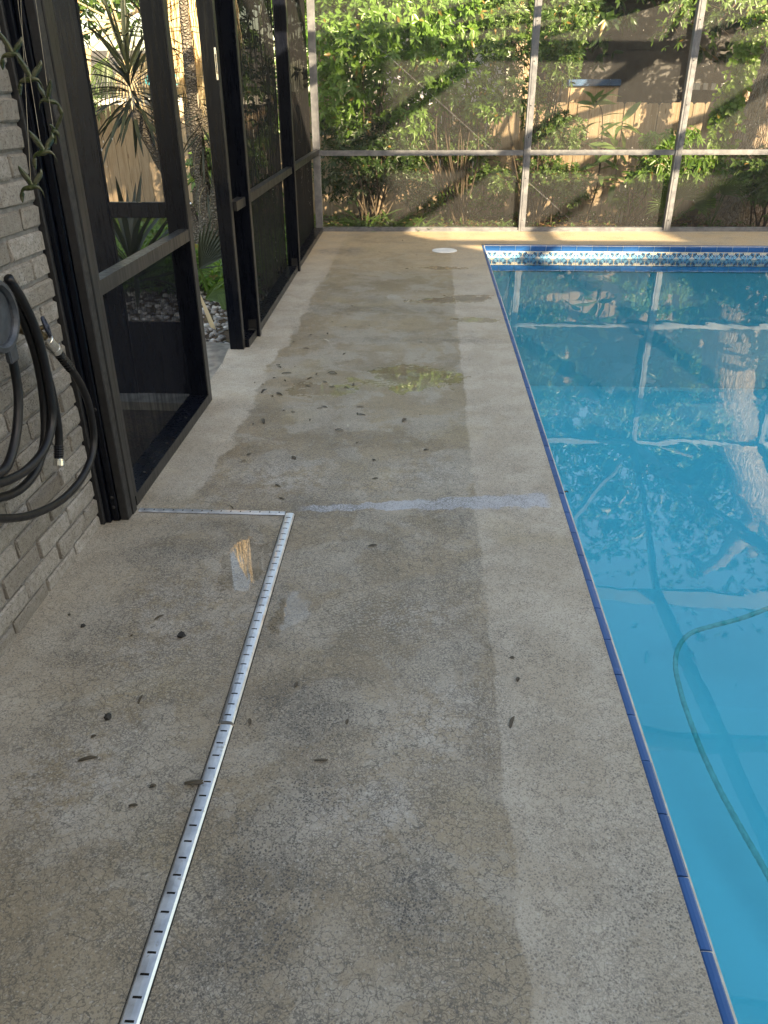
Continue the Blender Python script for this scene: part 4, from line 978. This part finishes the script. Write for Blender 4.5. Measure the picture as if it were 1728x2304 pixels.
tips = [stem[-1]] + [b_ for a, b_ in side_b]
for a, b_ in side_b: MB().tube([a, a.lerp(b_, .5) + Vector((0, 0, .03)), b_], [.006, .004, .003], 5).build('stem', M['twig'], lq, True)
rl = random.Random(5)
for ti, T in enumerate(tips):
    for k in range(10 if ti == 0 else 9):
        a = k * 2.4 + ti; el = rl.uniform(.1, .9) if ti == 0 else rl.uniform(-.4, .6)
        place_leaf(lm[rl.randrange(3)], lq, T - Vector((0, 0, .012 * k)), (math.cos(a) * math.cos(el), math.sin(a) * math.cos(el) * .5 - .25, math.sin(el)), rl.uniform(-.9, .9), rl.uniform(.6, 1.0))
for k in range(14):
    T = stem[1].lerp(stem[3], k / 14); a = k * 2.4; place_leaf(lm[rl.randrange(3)], lq, T, (math.cos(a), math.sin(a) * .6 - .3, rl.uniform(-.2, .5)), rl.uniform(-.5, .5), rl.uniform(.7, 1.0))
# fan palms
def fan_frond(root, pos, direction, n, L_, W_, mat, spread=2.6, droop=.3, seed=0, facing=None):
    """one palmate frond = one mesh part"""
    r_ = random.Random(seed); q = MB(); d = Vector(direction).normalized(); f = Vector(facing or (0, -1, .3)); s_ = d.cross(f).normalized(); nn_ = s_.cross(d).normalized()
    for k in range(n):
        a = (k / (n - 1) - .5) * spread; dd = (d * math.cos(a) + s_ * math.sin(a)).normalized(); ss = dd.cross(nn_).normalized(); L2 = L_ * (1 - .25 * abs(a) / (spread / 2)) * r_.uniform(.85, 1.1); n0 = len(q.v)
        for i in range(6):
            t = i / 5; w = W_ * (math.sin(math.pi * min(1, t * .8 + .12)) ** .8) * (1 - t) ** .3 + .0004; c_ = Vector(pos) + dd * (L2 * t) + Vector((0, 0, -droop * L2 * t * t * r_.uniform(.8, 1.2)))
            for sg in (-1, 0, 1): q.v.append(tuple(c_ + ss * (sg * w / 2) + nn_ * (abs(sg) * w * .25)))
        for i in range(5):
            for j in (0, 1): a_ = n0 + i * 3 + j; q.f.append((a_, a_ + 1, a_ + 4, a_ + 3))
    o = q.build('frond', M[mat], root); return o
fp = thing('palmetto', 'small fan palm at the foot of the second far post', 'palm', (2.75, 10.1, GZ))
for i, (x, y, dx, dz, L_) in enumerate(((1462, 430, .15, 1, .42), (1478, 430, .5, .8, .36), (1440, 445, -.7, .5, .36), (1500, 445, .9, .5, .3), (1455, 460, -.4, .2, .32))):
    p = atY(x, y, 10.05); fan_frond(fp, p, (dx, -.25, dz), 15, L_, .022, 'leaf_palm', 1.9, .25, i); MB().tube([(2.75, 10.1, GZ), tuple(p)], .006, 5).build('stalk', M['leaf_palm'], fp)
fp = thing('palmetto', 'small fan palm left of the oak trunk base', 'palm', (3.35, 10.1, GZ))
for i, (x, y, dx, dz, L_) in enumerate(((1535, 430, -.4, .9, .33), (1560, 420, .3, .7, .36), (1575, 400, .9, .35, .36))):
    p = atY(x, y, 10.0); fan_frond(fp, p, (dx, -.3, dz), 15, L_, .018, 'leaf_palm', 1.9, .3, 10 + i); MB().tube([(3.35, 10.1, GZ), tuple(p)], .006, 5).build('stalk', M['leaf_palm'], fp)
# strap-leaved lilies under the shrubs
def lily(label, base, n, L_, seed, mat='leaf_mid', group='strap lilies under the shrubs'):
    r_ = random.Random(seed); root = thing('strap_lily', label, 'lily', tuple(base), group); ms = [big_leaf_mesh('leaf', L_, .032, d, mat, 8, .3) for d in (.5, .9)]
    for k in range(n):
        a = r_.uniform(0, 6.28); place_leaf(ms[k % 2], root, Vector(base) + Vector((r_.uniform(-.03, .03), r_.uniform(-.03, .03), 0)), (math.cos(a), math.sin(a), r_.uniform(.9, 1.9)), 0, r_.uniform(.7, 1.15))
for i, (x, y, L_) in enumerate(((735, 478, .42), (790, 470, .45), (845, 480, .42), (880, 470, .36), (905, 482, .32), (765, 484, .32), (960, 484, .28), (1075, 486, .22))):
    p = atZ(x, y, GZ); p.y = 9.5 + .08 * (i % 3); p = atY(x, y, p.y); p.z = GZ; lily('arching strap-leaved lily, one of the clump at the foot of the far screen', p, 22, L_, 50 + i)
# low weeds and litter along the far sill: uncountable ground cover
rs = np.random.RandomState(9); m = 1500
C = np.stack([rs.uniform(-1.3, 5, m), 9.42 + rs.uniform(0, 1.7, m) ** 1.2, np.full(m, GZ) + rs.uniform(0, .05, m)], 1); D = rs.normal(0, .4, (m, 3)) + np.array([[0, 0, 1]])
keep = rs.uniform(0, 1, m) < np.where((C[:, 0] > 1.1), .35, .9)
leaves_object('ground_weeds', whorls(C[keep], D[keep], 5, .06, .016, rs, (.2, 1.1), .3), M['leaf_mid']); tag(bpy.data.objects['ground_weeds'], 'low green weeds growing along the far screen', 'weeds', kind='stuff')
m = 2600; C = np.stack([rs.uniform(-1.3, 6, m), 9.36 + rs.uniform(0, 1.8, m), np.full(m, GZ + .008) + rs.uniform(0, .015, m)], 1)
leaves_object('leaf_litter', whorls(C, rs.normal(0, .35, (m, 3)) + np.array([[0, 0, 1]]), 1, .05, .02, rs, (-.1, .4), .1), leaf_mat('litter', (.16, .08, .035), (.34, .2, .10), .1, .7)); tag(bpy.data.objects['leaf_litter'], 'dry brown leaf litter on the soil', 'leaf litter', kind='stuff')
# utility box on a stub of conduit
ub = thing('utility_box', 'white electrical box on two grey conduits before the fence', 'electrical box', tuple(atY(1347, 460, 10.6)))
p = atY(1349, 405, 10.55); MB().bbox((p.x - .055, p.y - .03, p.z - .04), (p.x + .055, p.y + .03, p.z + .06), .006).build('box', M['white_plastic'], ub)
MB().bbox((p.x - .05, p.y - .034, p.z - .035), (p.x + .05, p.y - .0305, p.z + .055), .001).build('cover', M['white_plastic'], ub)
for dx in (-.025, .025): MB().tube([(p.x + dx, p.y, p.z - .04), (p.x + dx - .02, p.y, GZ)], .014, 8).build('conduit', M['white_plastic'], ub, True)

# ================================================================== LEFT GARDEN
b = MB(); pl = [(-2.0, 3.88), (-1.23, 3.86), (-1.22, 4.95), (-1.5, 5.02), (-2.05, 4.9)]
b.prism(pl, 2, -.14, -.055); tag(b.build('stepping_slab', M['stone_pad']), 'worn stone slab outside the open doorway', 'paving slab')
rs = np.random.RandomState(12); V = []; Fc = []
ico = [(math.cos(a) * math.cos(e), math.sin(a) * math.cos(e), math.sin(e)) for e in (-.7, 0, .7) for a in [k * math.pi / 3 + e for k in range(6)]] + [(0, 0, 1), (0, 0, -1)]
icf = [(i * 6 + k, i * 6 + (k + 1) % 6, i * 6 + 6 + (k + 1) % 6, i * 6 + 6 + k) for i in range(2) for k in range(6)] + [(12 + k, 12 + (k + 1) % 6, 18) for k in range(6)] + [((k + 1) % 6, k, 19) for k in range(6)]
for k in range(900):
    x, y = rs.uniform(-2.6, -1.28), 5.05 + 1.6 * rs.uniform(0, 1) ** 1.2; sc = rs.uniform(.012, .026); sx, sy, sz = sc * rs.uniform(.8, 1.3), sc * rs.uniform(.8, 1.3), sc * rs.uniform(.45, .8); a = rs.uniform(0, 6.28); n0 = len(V)
    for (px, py, pz) in ico: X_, Y_ = px * sx, py * sy; V.append((x + X_ * math.cos(a) - Y_ * math.sin(a), y + X_ * math.sin(a) + Y_ * math.cos(a), GZ + sz * .5 + pz * sz))
    Fc += [tuple(n0 + i for i in f) for f in icf]
tag(mesh_obj('gravel', V, Fc, M['pebble'], smooth=True), 'pale river pebbles beyond the doorway slab', 'gravel', kind='stuff')
# multi-stemmed yucca
yu = thing('yucca_tree', 'tall multi-stemmed yucca with rough grey stems outside the doorway', 'yucca', tuple(Vector((atY(462, 640, 7.8).x, 7.8, GZ))))
def ystem(pxs, r0, r1, Y=7.8, base=True, name='stem'):
    pts = [atY(x, y, Y + .1 * math.sin(i)) for i, (x, y) in enumerate(pxs)]
    if base: pts = [Vector((yu.location.x, yu.location.y, GZ))] + pts
    P_ = smooth_path(pts, 6); r_ = random.Random(len(P_)); MB().tube(P_, [(r0 + (r1 - r0) * (i / (len(P_) - 1)) ** .6) * r_.uniform(.94, 1.06) for i in range(len(P_))], 12).build(name, M['yucca_bark'], yu, True); return P_
sA = ystem([(450, 500), (438, 400), (425, 290), (408, 130), (396, 16), (388, -90)], .12, .03); sB = ystem([(468, 450), (474, 330), (479, 200), (486, 60), (490, -60)], .10, .035); sC = ystem([(440, 530), (408, 458), (345, 345), (312, 285), (292, 245)], .09, .045)
sD = ystem([(445, 560), (395, 480), (360, 420)], .05, .035)
ym = [big_leaf_mesh('leaf', .62, .036, d, 'leaf_yucca_shaded', 7, .25) for d in (.05, .2, .45)]; yd = [big_leaf_mesh('leaf', .5, .03, d, 'dead_frond', 7, .25) for d in (.5, .9)]
def rosette(root, c, n, sc, seed, lo=-.7, hi=1.3, spread=.02, dead=0.0, axis=(0, 0, 1)):
    r_ = random.Random(seed)
    for k in range(n):
        a = k * 2.39996; el = lo + (hi - lo) * (k / n) + r_.uniform(-.15, .15); d = Vector((math.cos(a) * math.cos(el), math.sin(a) * math.cos(el), math.sin(el))) + Vector(axis) * .15
        me = r_.choice(yd) if r_.random() < dead else ym[r_.randrange(3)]
        place_leaf(me, root, Vector(c) + Vector((0, 0, spread * 8 * (k / n))) + d * .03, d, r_.uniform(-.3, .3), sc * r_.uniform(.8, 1.1))
rosette(yu, atY(288, 235, 7.85), 95, .95, 1, lo=-.75, spread=.04, dead=.06, axis=(-.5, 0, .6))
rosette(yu, atY(330, 90, 8.1), 40, .8, 2, lo=-.6); ystem([(345, 345), (335, 240), (330, 110)], .05, .04, 8.0, False)
rosette(yu, atY(440, 320, 7.75), 26, .55, 3, lo=-1.2, hi=.4, spread=.06, dead=.3); rosette(yu, atY(450, 420, 7.75), 18, .5, 4, lo=-1.2, hi=.2, spread=.05, dead=.4)
rosette(yu, atY(484, 300, 7.8), 26, .5, 5, lo=-1.0, hi=.5, spread=.06, dead=.2)
yl = thing('young_yucca', 'low spiky yucca rosette seen through the first screen panel', 'yucca', tuple(Vector((atY(290, 600, 6.3).x, 6.3, GZ))))
rosette(yl, Vector((yl.location.x, 6.3, GZ + .12)), 46, 1.15, 8, lo=-.1, hi=1.35)
# old palm with a skirt of dead fronds
dp = thing('skirted_palm', 'palm with a thick skirt of hanging straw-coloured dead fronds', 'palm', (atY(405, 100, 9.4).x, 9.4, GZ))
MB().tube([(dp.location.x, 9.55, GZ), (dp.location.x, 9.52, 1.2), (dp.location.x - .05, 9.5, 3.4)], [.17, .15, .14], 12).build('trunk', M['yucca_bark'], dp, True)
r_ = random.Random(4)
def hang_frond(c, n, L_, W_, mat, seed):
    q = MB(); r2 = random.Random(seed)
    for k in range(n):
        x0 = c + Vector((r2.uniform(-.10, .10), r2.uniform(-.06, .06), r2.uniform(-.05, .05))); L2 = L_ * r2.uniform(.6, 1.1); dx = r2.uniform(-.14, .14); dy = r2.uniform(-.1, .04); w = W_ * r2.uniform(.6, 1.3); tw = r2.uniform(-.9, .9); n0 = len(q.v); sx, sy = math.cos(tw), math.sin(tw)
        for i in range(5):
            t = i / 4; ww_ = w * (1 - t * .75); p = x0 + Vector((dx * t + .02 * math.sin(5 * t + k), dy * t, -L2 * t)); q.v += [tuple(p + Vector((-sx * ww_, -sy * ww_, 0))), tuple(p + Vector((0, -.004, 0))), tuple(p + Vector((sx * ww_, sy * ww_, 0)))]
        for i in range(4):
            for j in (0, 1): a_ = n0 + i * 3 + j; q.f.append((a_, a_ + 1, a_ + 4, a_ + 3))
    q.build('dead_frond', M[mat], dp)
for k in range(56):
    c = atY(346 + 98 * ((k * .618) % 1), -60 + 110 * ((k * .37) % 1), 9.0 + .45 * ((k * .71) % 1)); hang_frond(c, 15, .78, .008, 'dead_frond', k)
for k in range(9):
    c = atY(360 + 80 * ((k * .618) % 1), -40, 9.1); hang_frond(c, 9, .32, .009, 'leaf_palm', 100 + k)
for k in range(84):
    a = k * 2.4; rr = .2 + .3 * ((k * .37) % 1); hang_frond(Vector((dp.location.x + rr * math.cos(a), 9.45 + rr * math.sin(a), 2.3 + 3.3 * ((k * .618) % 1))), 16, .85, .012, 'dead_frond', 200 + k)
hub = atY(255, 50, 9.6)
for k in range(9):
    a = math.radians(95 + k * 26); d = Vector((math.cos(a), -.25, math.sin(a) * .8)); e = hub + d * .42
    fan_frond(dp, e, d, 13, .55, .02, 'leaf_palm' if k % 3 == 0 else 'dead_frond', 1.5, .35, 60 + k); MB().tube([hub, e], [.014, .008], 5).build('stalk', M['dead_frond'], dp)
MB().tube([(dp.location.x - .03, 9.5, 2.3), tuple(hub + Vector((.2, 0, .1))), tuple(hub)], [.03, .02, .015], 6).build('stalk', M['dead_frond'], dp)
# fan palm seedling by the doorway
sp2 = thing('fan_palm_seedling', 'young fan palm with split green fronds just outside the doorway', 'palm', (atZ(455, 660, GZ).x, 6.2, GZ))
for i, (x, y, dx, dy, dz, L_, dr_) in enumerate(((432, 580, .55, .1, .85, .50, .1), (445, 645, .9, -.1, .45, .34, .25), (420, 560, -.6, -.1, .7, .34, .3), (470, 630, .5, -.3, -.3, .30, .4))):
    p = atY(x, y, 6.1); fan_frond(sp2, p, (dx, dy, dz), 11, L_, .030, 'leaf_palm' if i else 'leaf_yucca_shaded', .95, dr_, 80 + i, (.2, -1, .2)); MB().tube([tuple(sp2.location), tuple(Vector(sp2.location).lerp(p, .5) + Vector((0, 0, .04))), tuple(p)], .006, 5).build('stalk', M['leaf_palm'], sp2)
q = MB(); P_ = smooth_path([atY(428, 640, 5.6), atY(432, 632, 5.55), atY(450, 670, 5.5), atY(478, 740, 5.4), atY(488, 775, 5.35)], 5)
me = big_leaf_mesh('leaf', .5, .03, .1, 'dead_frond', 7, .3); place_leaf(me, sp2, P_[3], P_[-1] - P_[3], .4, (P_[-1] - P_[3]).length / .5, 'dead_leaf')
# leafy ground cover and grass to the left
m = 2200; C = np.stack([rs.uniform(-3.6, -1.35, m), rs.uniform(6.5, 9.2, m), np.full(m, GZ)], 1); C[:, 2] += rs.uniform(0, .18, m)
leaves_object('ground_cover', whorls(C, rs.normal(0, .5, (m, 3)) + np.array([[0, -.2, 1]]), 5, .11, .032, rs, (.2, 1.2), .4), M['leaf_bright']); tag(bpy.data.objects['ground_cover'], 'leafy green ground cover under the yucca', 'ground cover', kind='stuff')
m = 9000; C = np.stack([rs.uniform(-7, -1.4, m), rs.uniform(8.6, 11.1, m), np.full(m, GZ)], 1)
leaves_object('grass', whorls(C, rs.normal(0, .25, (m, 3)) + np.array([[0, 0, 1]]), 2, .10, .008, rs, (.8, 1.4), .3), M['leaf_grass']); tag(bpy.data.objects['grass'], 'short sunlit grass before the left fence', 'grass', kind='stuff')
shrub('fence_shrub', 'feathery green shrub leaning over the left fence', 'shrub', (-4.6, 10.9, GZ), [(-4.5, 10.9, 1.35, .35, .3, .3), (-4.75, 10.8, 1.75, .4, .3, .4)], 420, .06, .014, 8, 'leaf_mid', 41, up=.2, stems=8)
shrub('side_shrub', 'leafy shrub growing beyond the left screen panels', 'shrub', (-2.35, 9.6, GZ), [(-2.3, 9.6, .5, .5, .5, .55), (-2.1, 9.9, 1.3, .5, .5, .7), (-1.9, 9.0, .2, .4, .4, .3)], 800, .075, .03, 6, 'leaf_mid', 42, stems=8)

# ================================================================== BEYOND THE FENCE
nh = thing('neighbour_house', 'dark-sided low house with shingle roof beyond the right fence', 'house', (5, 16, GZ))
MB().box((1.6, 15.0, GZ), (13, 19, 2.9)).build('wall', M['siding'], nh)
q = MB(); q.prism([(14.5, 2.9), (17.2, 4.7), (19.9, 2.9)], 0, 1.2, 13.4); q.build('roof', M['shingle'], nh)
for z in np.arange(.2, 2.8, .22): MB().box((1.55, 14.985, z), (13, 14.998, z + .012)).build('siding_board', M['siding'], nh)
n2_ = thing('grey_outbuilding', 'pale grey outbuilding glimpsed over the shrubs', 'outbuilding', (0.6, 17, GZ)); MB().box((-.9, 16.5, GZ), (1.3, 18.5, 2.35)).build('wall', M['white_paint'], n2_)
q = MB(); q.prism([(-1.2, 2.36), (1.6, 2.36), (.2, 3.2)], 1, 16.2, 18.8); q.build('roof', M['shingle'], n2_)
p0, p1 = atY(1222, 172, 13.6), atY(1338, 186, 13.4)
bt = tag(MB().bbox((p0.x, 13.3, p1.z), (p1.x, 14.1, p0.z), .01).build('blue_tarp', M['blue_tarp']), 'blue tarpaulin over a low frame behind the fence', 'tarpaulin')
MB().box((p0.x + .02, 13.35, GZ), (p1.x - .02, 14.05, p1.z - .004)).build('frame', M['fence_rail'], bt)
pr_ = thing('light_gap_row', 'row of white blocks standing in for light through fence gaps at right', 'light_marks', tuple(atY(1550, 190, 14.2)))  # light seen through gaps in a dark fence, painted as white blocks
for k, x in enumerate((1487, 1497, 1508, 1524, 1541, 1562, 1573, 1584, 1600, 1612)):
    p = atY(x, 186, 14.2); MB().bbox((p.x - .035, 14.19, p.z - .05), (p.x + .035, 14.21, p.z + .04), .003).build('light_gap', M['white_paint'], pr_)
a_, c_ = atY(1480, 192, 14.22), atY(1620, 192, 14.22); MB().box((a_.x, 14.22, GZ), (c_.x, 14.26, a_.z - .02)).build('panel', M['siding'], pr_)
um = thing('teal_umbrella', 'folded teal patio umbrella behind the left fence', 'umbrella', (atY(366, 190, 12.8).x, 12.8, GZ))
c_ = atY(366, 160, 12.8); q = MB(); N_ = 10
for (r_r, zz) in ((.03, .55), (.16, .2), (.34, -.12), (.36, -.14)):
    for k in range(N_ * 2): a = math.pi * k / N_; rr = r_r * (1.12 if k % 2 else .85); q.v.append((c_.x + rr * math.cos(a), 12.8 + rr * math.sin(a), c_.z + zz))
for i in range(3):
    for k in range(N_ * 2): a = i * 2 * N_ + k; b_ = i * 2 * N_ + (k + 1) % (2 * N_); q.f.append((a, b_, b_ + 2 * N_, a + 2 * N_))
q.build('canopy', M['teal'], um); MB().tube([(c_.x, 12.8, GZ), (c_.x, 12.8, c_.z + .6)], .02, 8).build('pole', M['white_paint'], um)
ws = thing('white_shed', 'white shed with a pale roof behind the left fence', 'shed', (-5.6, 14.5, GZ)); MB().box((-9.5, 14.0, GZ), (-3.0, 16, 1.45)).build('wall', M['white_paint'], ws)
q = MB(); q.prism([(13.7, 1.45), (15, 2.0), (16.3, 1.45)], 0, -9.7, -2.8); q.build('roof', M['shingle'], ws)
def tree(label, x, y, h, r0, seed, n=1500, mat='leaf_dark', L_=.17):
    rs_ = np.random.RandomState(seed); rd = random.Random(seed); root = thing('garden_tree', label, 'tree', (x, y, GZ), 'trees beyond the fence'); q = MB()
    q.tube([(x, y, GZ), (x + .1, y, h * .3), (x + .05, y, h * .7)], [.22, .17, .08], 8); C = []; D = []
    for k in range(11):
        a = k * 2.4; rr = r0 * rd.uniform(.2, .8); c = Vector((x + rr * math.cos(a), y + rr * math.sin(a), h * rd.uniform(.28, .95))); q.tube([(x + .05, y, min(h * .6, c.z * .7)), tuple(c)], [.06, .02], 6)
        g = unit(rs_.normal(0, 1, (n // 11, 3))); C.append(np.array(c)[None] + g * rs_.uniform(.4, 1.05, (len(g), 1)) * np.array([[r0 * .48, r0 * .48, h * .17]])); D.append(g + rs_.normal(0, .3, g.shape) + np.array([[.2, -.2, .3]]))
    q.build('trunk', M['oak'], root, True); leaves_object('crown', whorls(np.concatenate(C), np.concatenate(D), 6, L_, L_ * .4, rs_), M[mat], root)
for i, (x, y, h, r0, mt, lab) in enumerate(((-9.5, 17, 7, 3.2, 'leaf_dark', 'dark tree above the shed at far left'), (-5.6, 18.5, 8, 3.2, 'leaf_mid', 'tree above the folded teal umbrella'), (-2.2, 17.5, 7.5, 2.8, 'leaf_dark', 'dark tree behind the left screen panels'), (-.2, 20, 8.5, 3.0, 'leaf_mid', 'tree behind the pale outbuilding'), (3.2, 21.5, 9, 3.4, 'leaf_dark', 'dark tree over the shingle roof of the low house'), (7.5, 22, 9, 3.6, 'leaf_mid', 'tree behind the low house at far right'), (-13, 14, 7, 3.2, 'leaf_dark', 'tree outside the left edge of the garden'), (1.2, 13.4, 5.2, 1.6, 'leaf_dark', 'small dark tree just behind the fence at mid panel'), (4.5, 13.2, 6.5, 1.7, 'leaf_dark', 'small dark tree just behind the fence beside the oak'))):
    tree(lab, x, y, h, r0, 70 + i, mat=mt)

# ================================================================== FALLEN LEAVES AND GRIT ON THE DECK
def curl_leaf(L_, W_, curl, seed):
    r2 = random.Random(seed); q = MB(); n = 6
    for i in range(n + 1):
        t = i / n; w = W_ / 2 * math.sin(math.pi * min(1, .06 + .94 * t)) ** .7 + .0004; z = curl * L_ * 4 * t * (1 - t) + .002; sx = .12 * L_ * math.sin(2.2 * t + seed)
        for a in (-1, 0, 1): q.v.append((a * w + sx, L_ * (t - .5), z + abs(a) * curl * W_ * r2.uniform(.4, 1)))
    for i in range(n):
        for k in (0, 1): a = i * 3 + k; q.f.append((a, a + 1, a + 4, a + 3))
    m_ = len(q.v); q.v += [(q.v[i][0], q.v[i][1], q.v[i][2] - .0012) for i in range(m_)]; q.f += [tuple(m_ + i for i in reversed(f)) for f in list(q.f)]
    me = bpy.data.meshes.new('fallen_leaf'); me.from_pydata(q.v, [], q.f); me.update(); return me
lv = [curl_leaf(.050, .014, .05, 1), curl_leaf(.040, .014, .10, 2), curl_leaf(.048, .010, .05, 3)]; tiny = [curl_leaf(.016, .010, .2, 4), curl_leaf(.022, .009, .1, 5)]; bigm = [curl_leaf(.075, .024, .16, 6), curl_leaf(.085, .02, .08, 7)]
for me in lv + tiny + bigm: me.materials.append(M['dead_leaf'])
palem = curl_leaf(.06, .006, .08, 8); palem.materials.append(M['pale_leaf'])
def c5(x, y): return ((480 + x / 3.318) / PX, (680 + y / 3.318) / PX)
small_px = [c5(*p) for p in ((485, 470), (495, 488), (775, 537), (720, 572), (535, 588), (710, 627), (885, 635), (997, 637), (1045, 617), (832, 598), (793, 795), (1095, 785), (597, 822), (1080, 835), (1108, 843), (725, 882), (600, 1165), (1208, 1320), (265, 1140), (1545, 302), (1515, 435), (693, 348), (733, 245), (853, 236), (606, 190), (988, 186), (1165, 175), (980, 388))] + [(345, 1335), (305, 1512), (190, 1643), (693, 1642), (1108, 1562), (805, 1180), (610, 1077), (500, 1097), (700, 880)]
tiny_px = [c5(*p) for p in ((612, 483), (437, 707), (297, 913), (470, 1370), (1590, 1105), (1545, 843), (887, 150), (1200, 508), (600, 300), (370, 616), (310, 603), (528, 812), (455, 571), (1035, 30), (1075, 1052), (1200, 1182), (228, 1190))] + [(288, 1742), (750, 1560), (1106, 1422), (203, 1593), (286, 1374), (600, 1050), (820, 545), (870, 520), (780, 530), (735, 560), (900, 552), (1120, 1470), (330, 1700), (640, 1480), (540, 1560), (150, 1330)]
rf = random.Random(77)
def drop(me, p, label, group=None, name='fallen_leaf', cat='leaf', sc=1.0, rz=None):
    o = bpy.data.objects.new(name, me); g = atZ(p[0], p[1], 0); o.location = (g.x, g.y, .0012); o.rotation_euler = (rf.uniform(-.1, .1), rf.uniform(-.15, .15), rf.uniform(0, 6.28) if rz is None else rz); o.scale = (sc, sc, sc); return tag(link(o), label, cat, group)
for p in small_px: drop(rf.choice(lv), p, 'small narrow dark leaf lying flat on the wet deck', 'small leaves scattered on the deck', sc=rf.uniform(.55, .95))
for p in tiny_px: drop(rf.choice(tiny), p, 'tiny dark leaf scrap on the wet deck', 'leaf scraps scattered on the deck', 'leaf_scrap', sc=rf.uniform(.6, 1.1))
for p, lab, k in ((c5(550, 535), 'olive-brown leaf lying left of the mid-deck scatter', 1), (c5(888, 535), 'curled dark leaf at the right of the mid-deck scatter', 0), (c5(378, 668), 'forked dark leaf nearest the doorway', 0), (c5(500, 686), 'long dark leaf right of the forked one by the doorway', 1), (c5(365, 895), 'large curled brown leaf beside the pale wall strip', 0), (c5(1420, 885), 'upright curled leaf alone at mid deck toward the pool', 0), (c5(940, 957), 'short thick leaf left of the upright curled leaf', 0), ((428, 1690), 'thin leaf lying across the edge of the drain cover', 1)):
    drop(bigm[k], p, lab, sc=.72 if 'short' not in lab else .5)
drop(palem, c5(845, 288), 'pale dry sliver curving on the far deck'); drop(palem, c5(1008, 927), 'pale short sliver near the short thick leaf', sc=.7)
def clod(p, r_, seed, lab):
    r2 = random.Random(seed); v = [(x * r_ * r2.uniform(.6, 1.2), y * r_ * r2.uniform(.6, 1.2), max(-.2, z) * r_ * r2.uniform(.5, 1.0)) for x, y, z in ico]; g = atZ(p[0], p[1], 0)
    tag(mesh_obj('dirt_clod', v, icf, M['dark_hole'], loc=(g.x, g.y, r_ * .2)), lab, 'dirt')
clod((391, 1375), .014, 1, 'black clod of dirt left of the drain'); clod((233, 1551), .012, 2, 'black clod of dirt nearest the brick wall'); clod((180, 1353), .009, 3, 'small dark clod on the mildew stain')
o = drop(tiny[0], (1223, 1066), 'dark leaf floating on the pool beside the blue repair line', sc=1.4); g = atZ(1223, 1066, WATER); o.location = (g.x, g.y, WATER + .001)
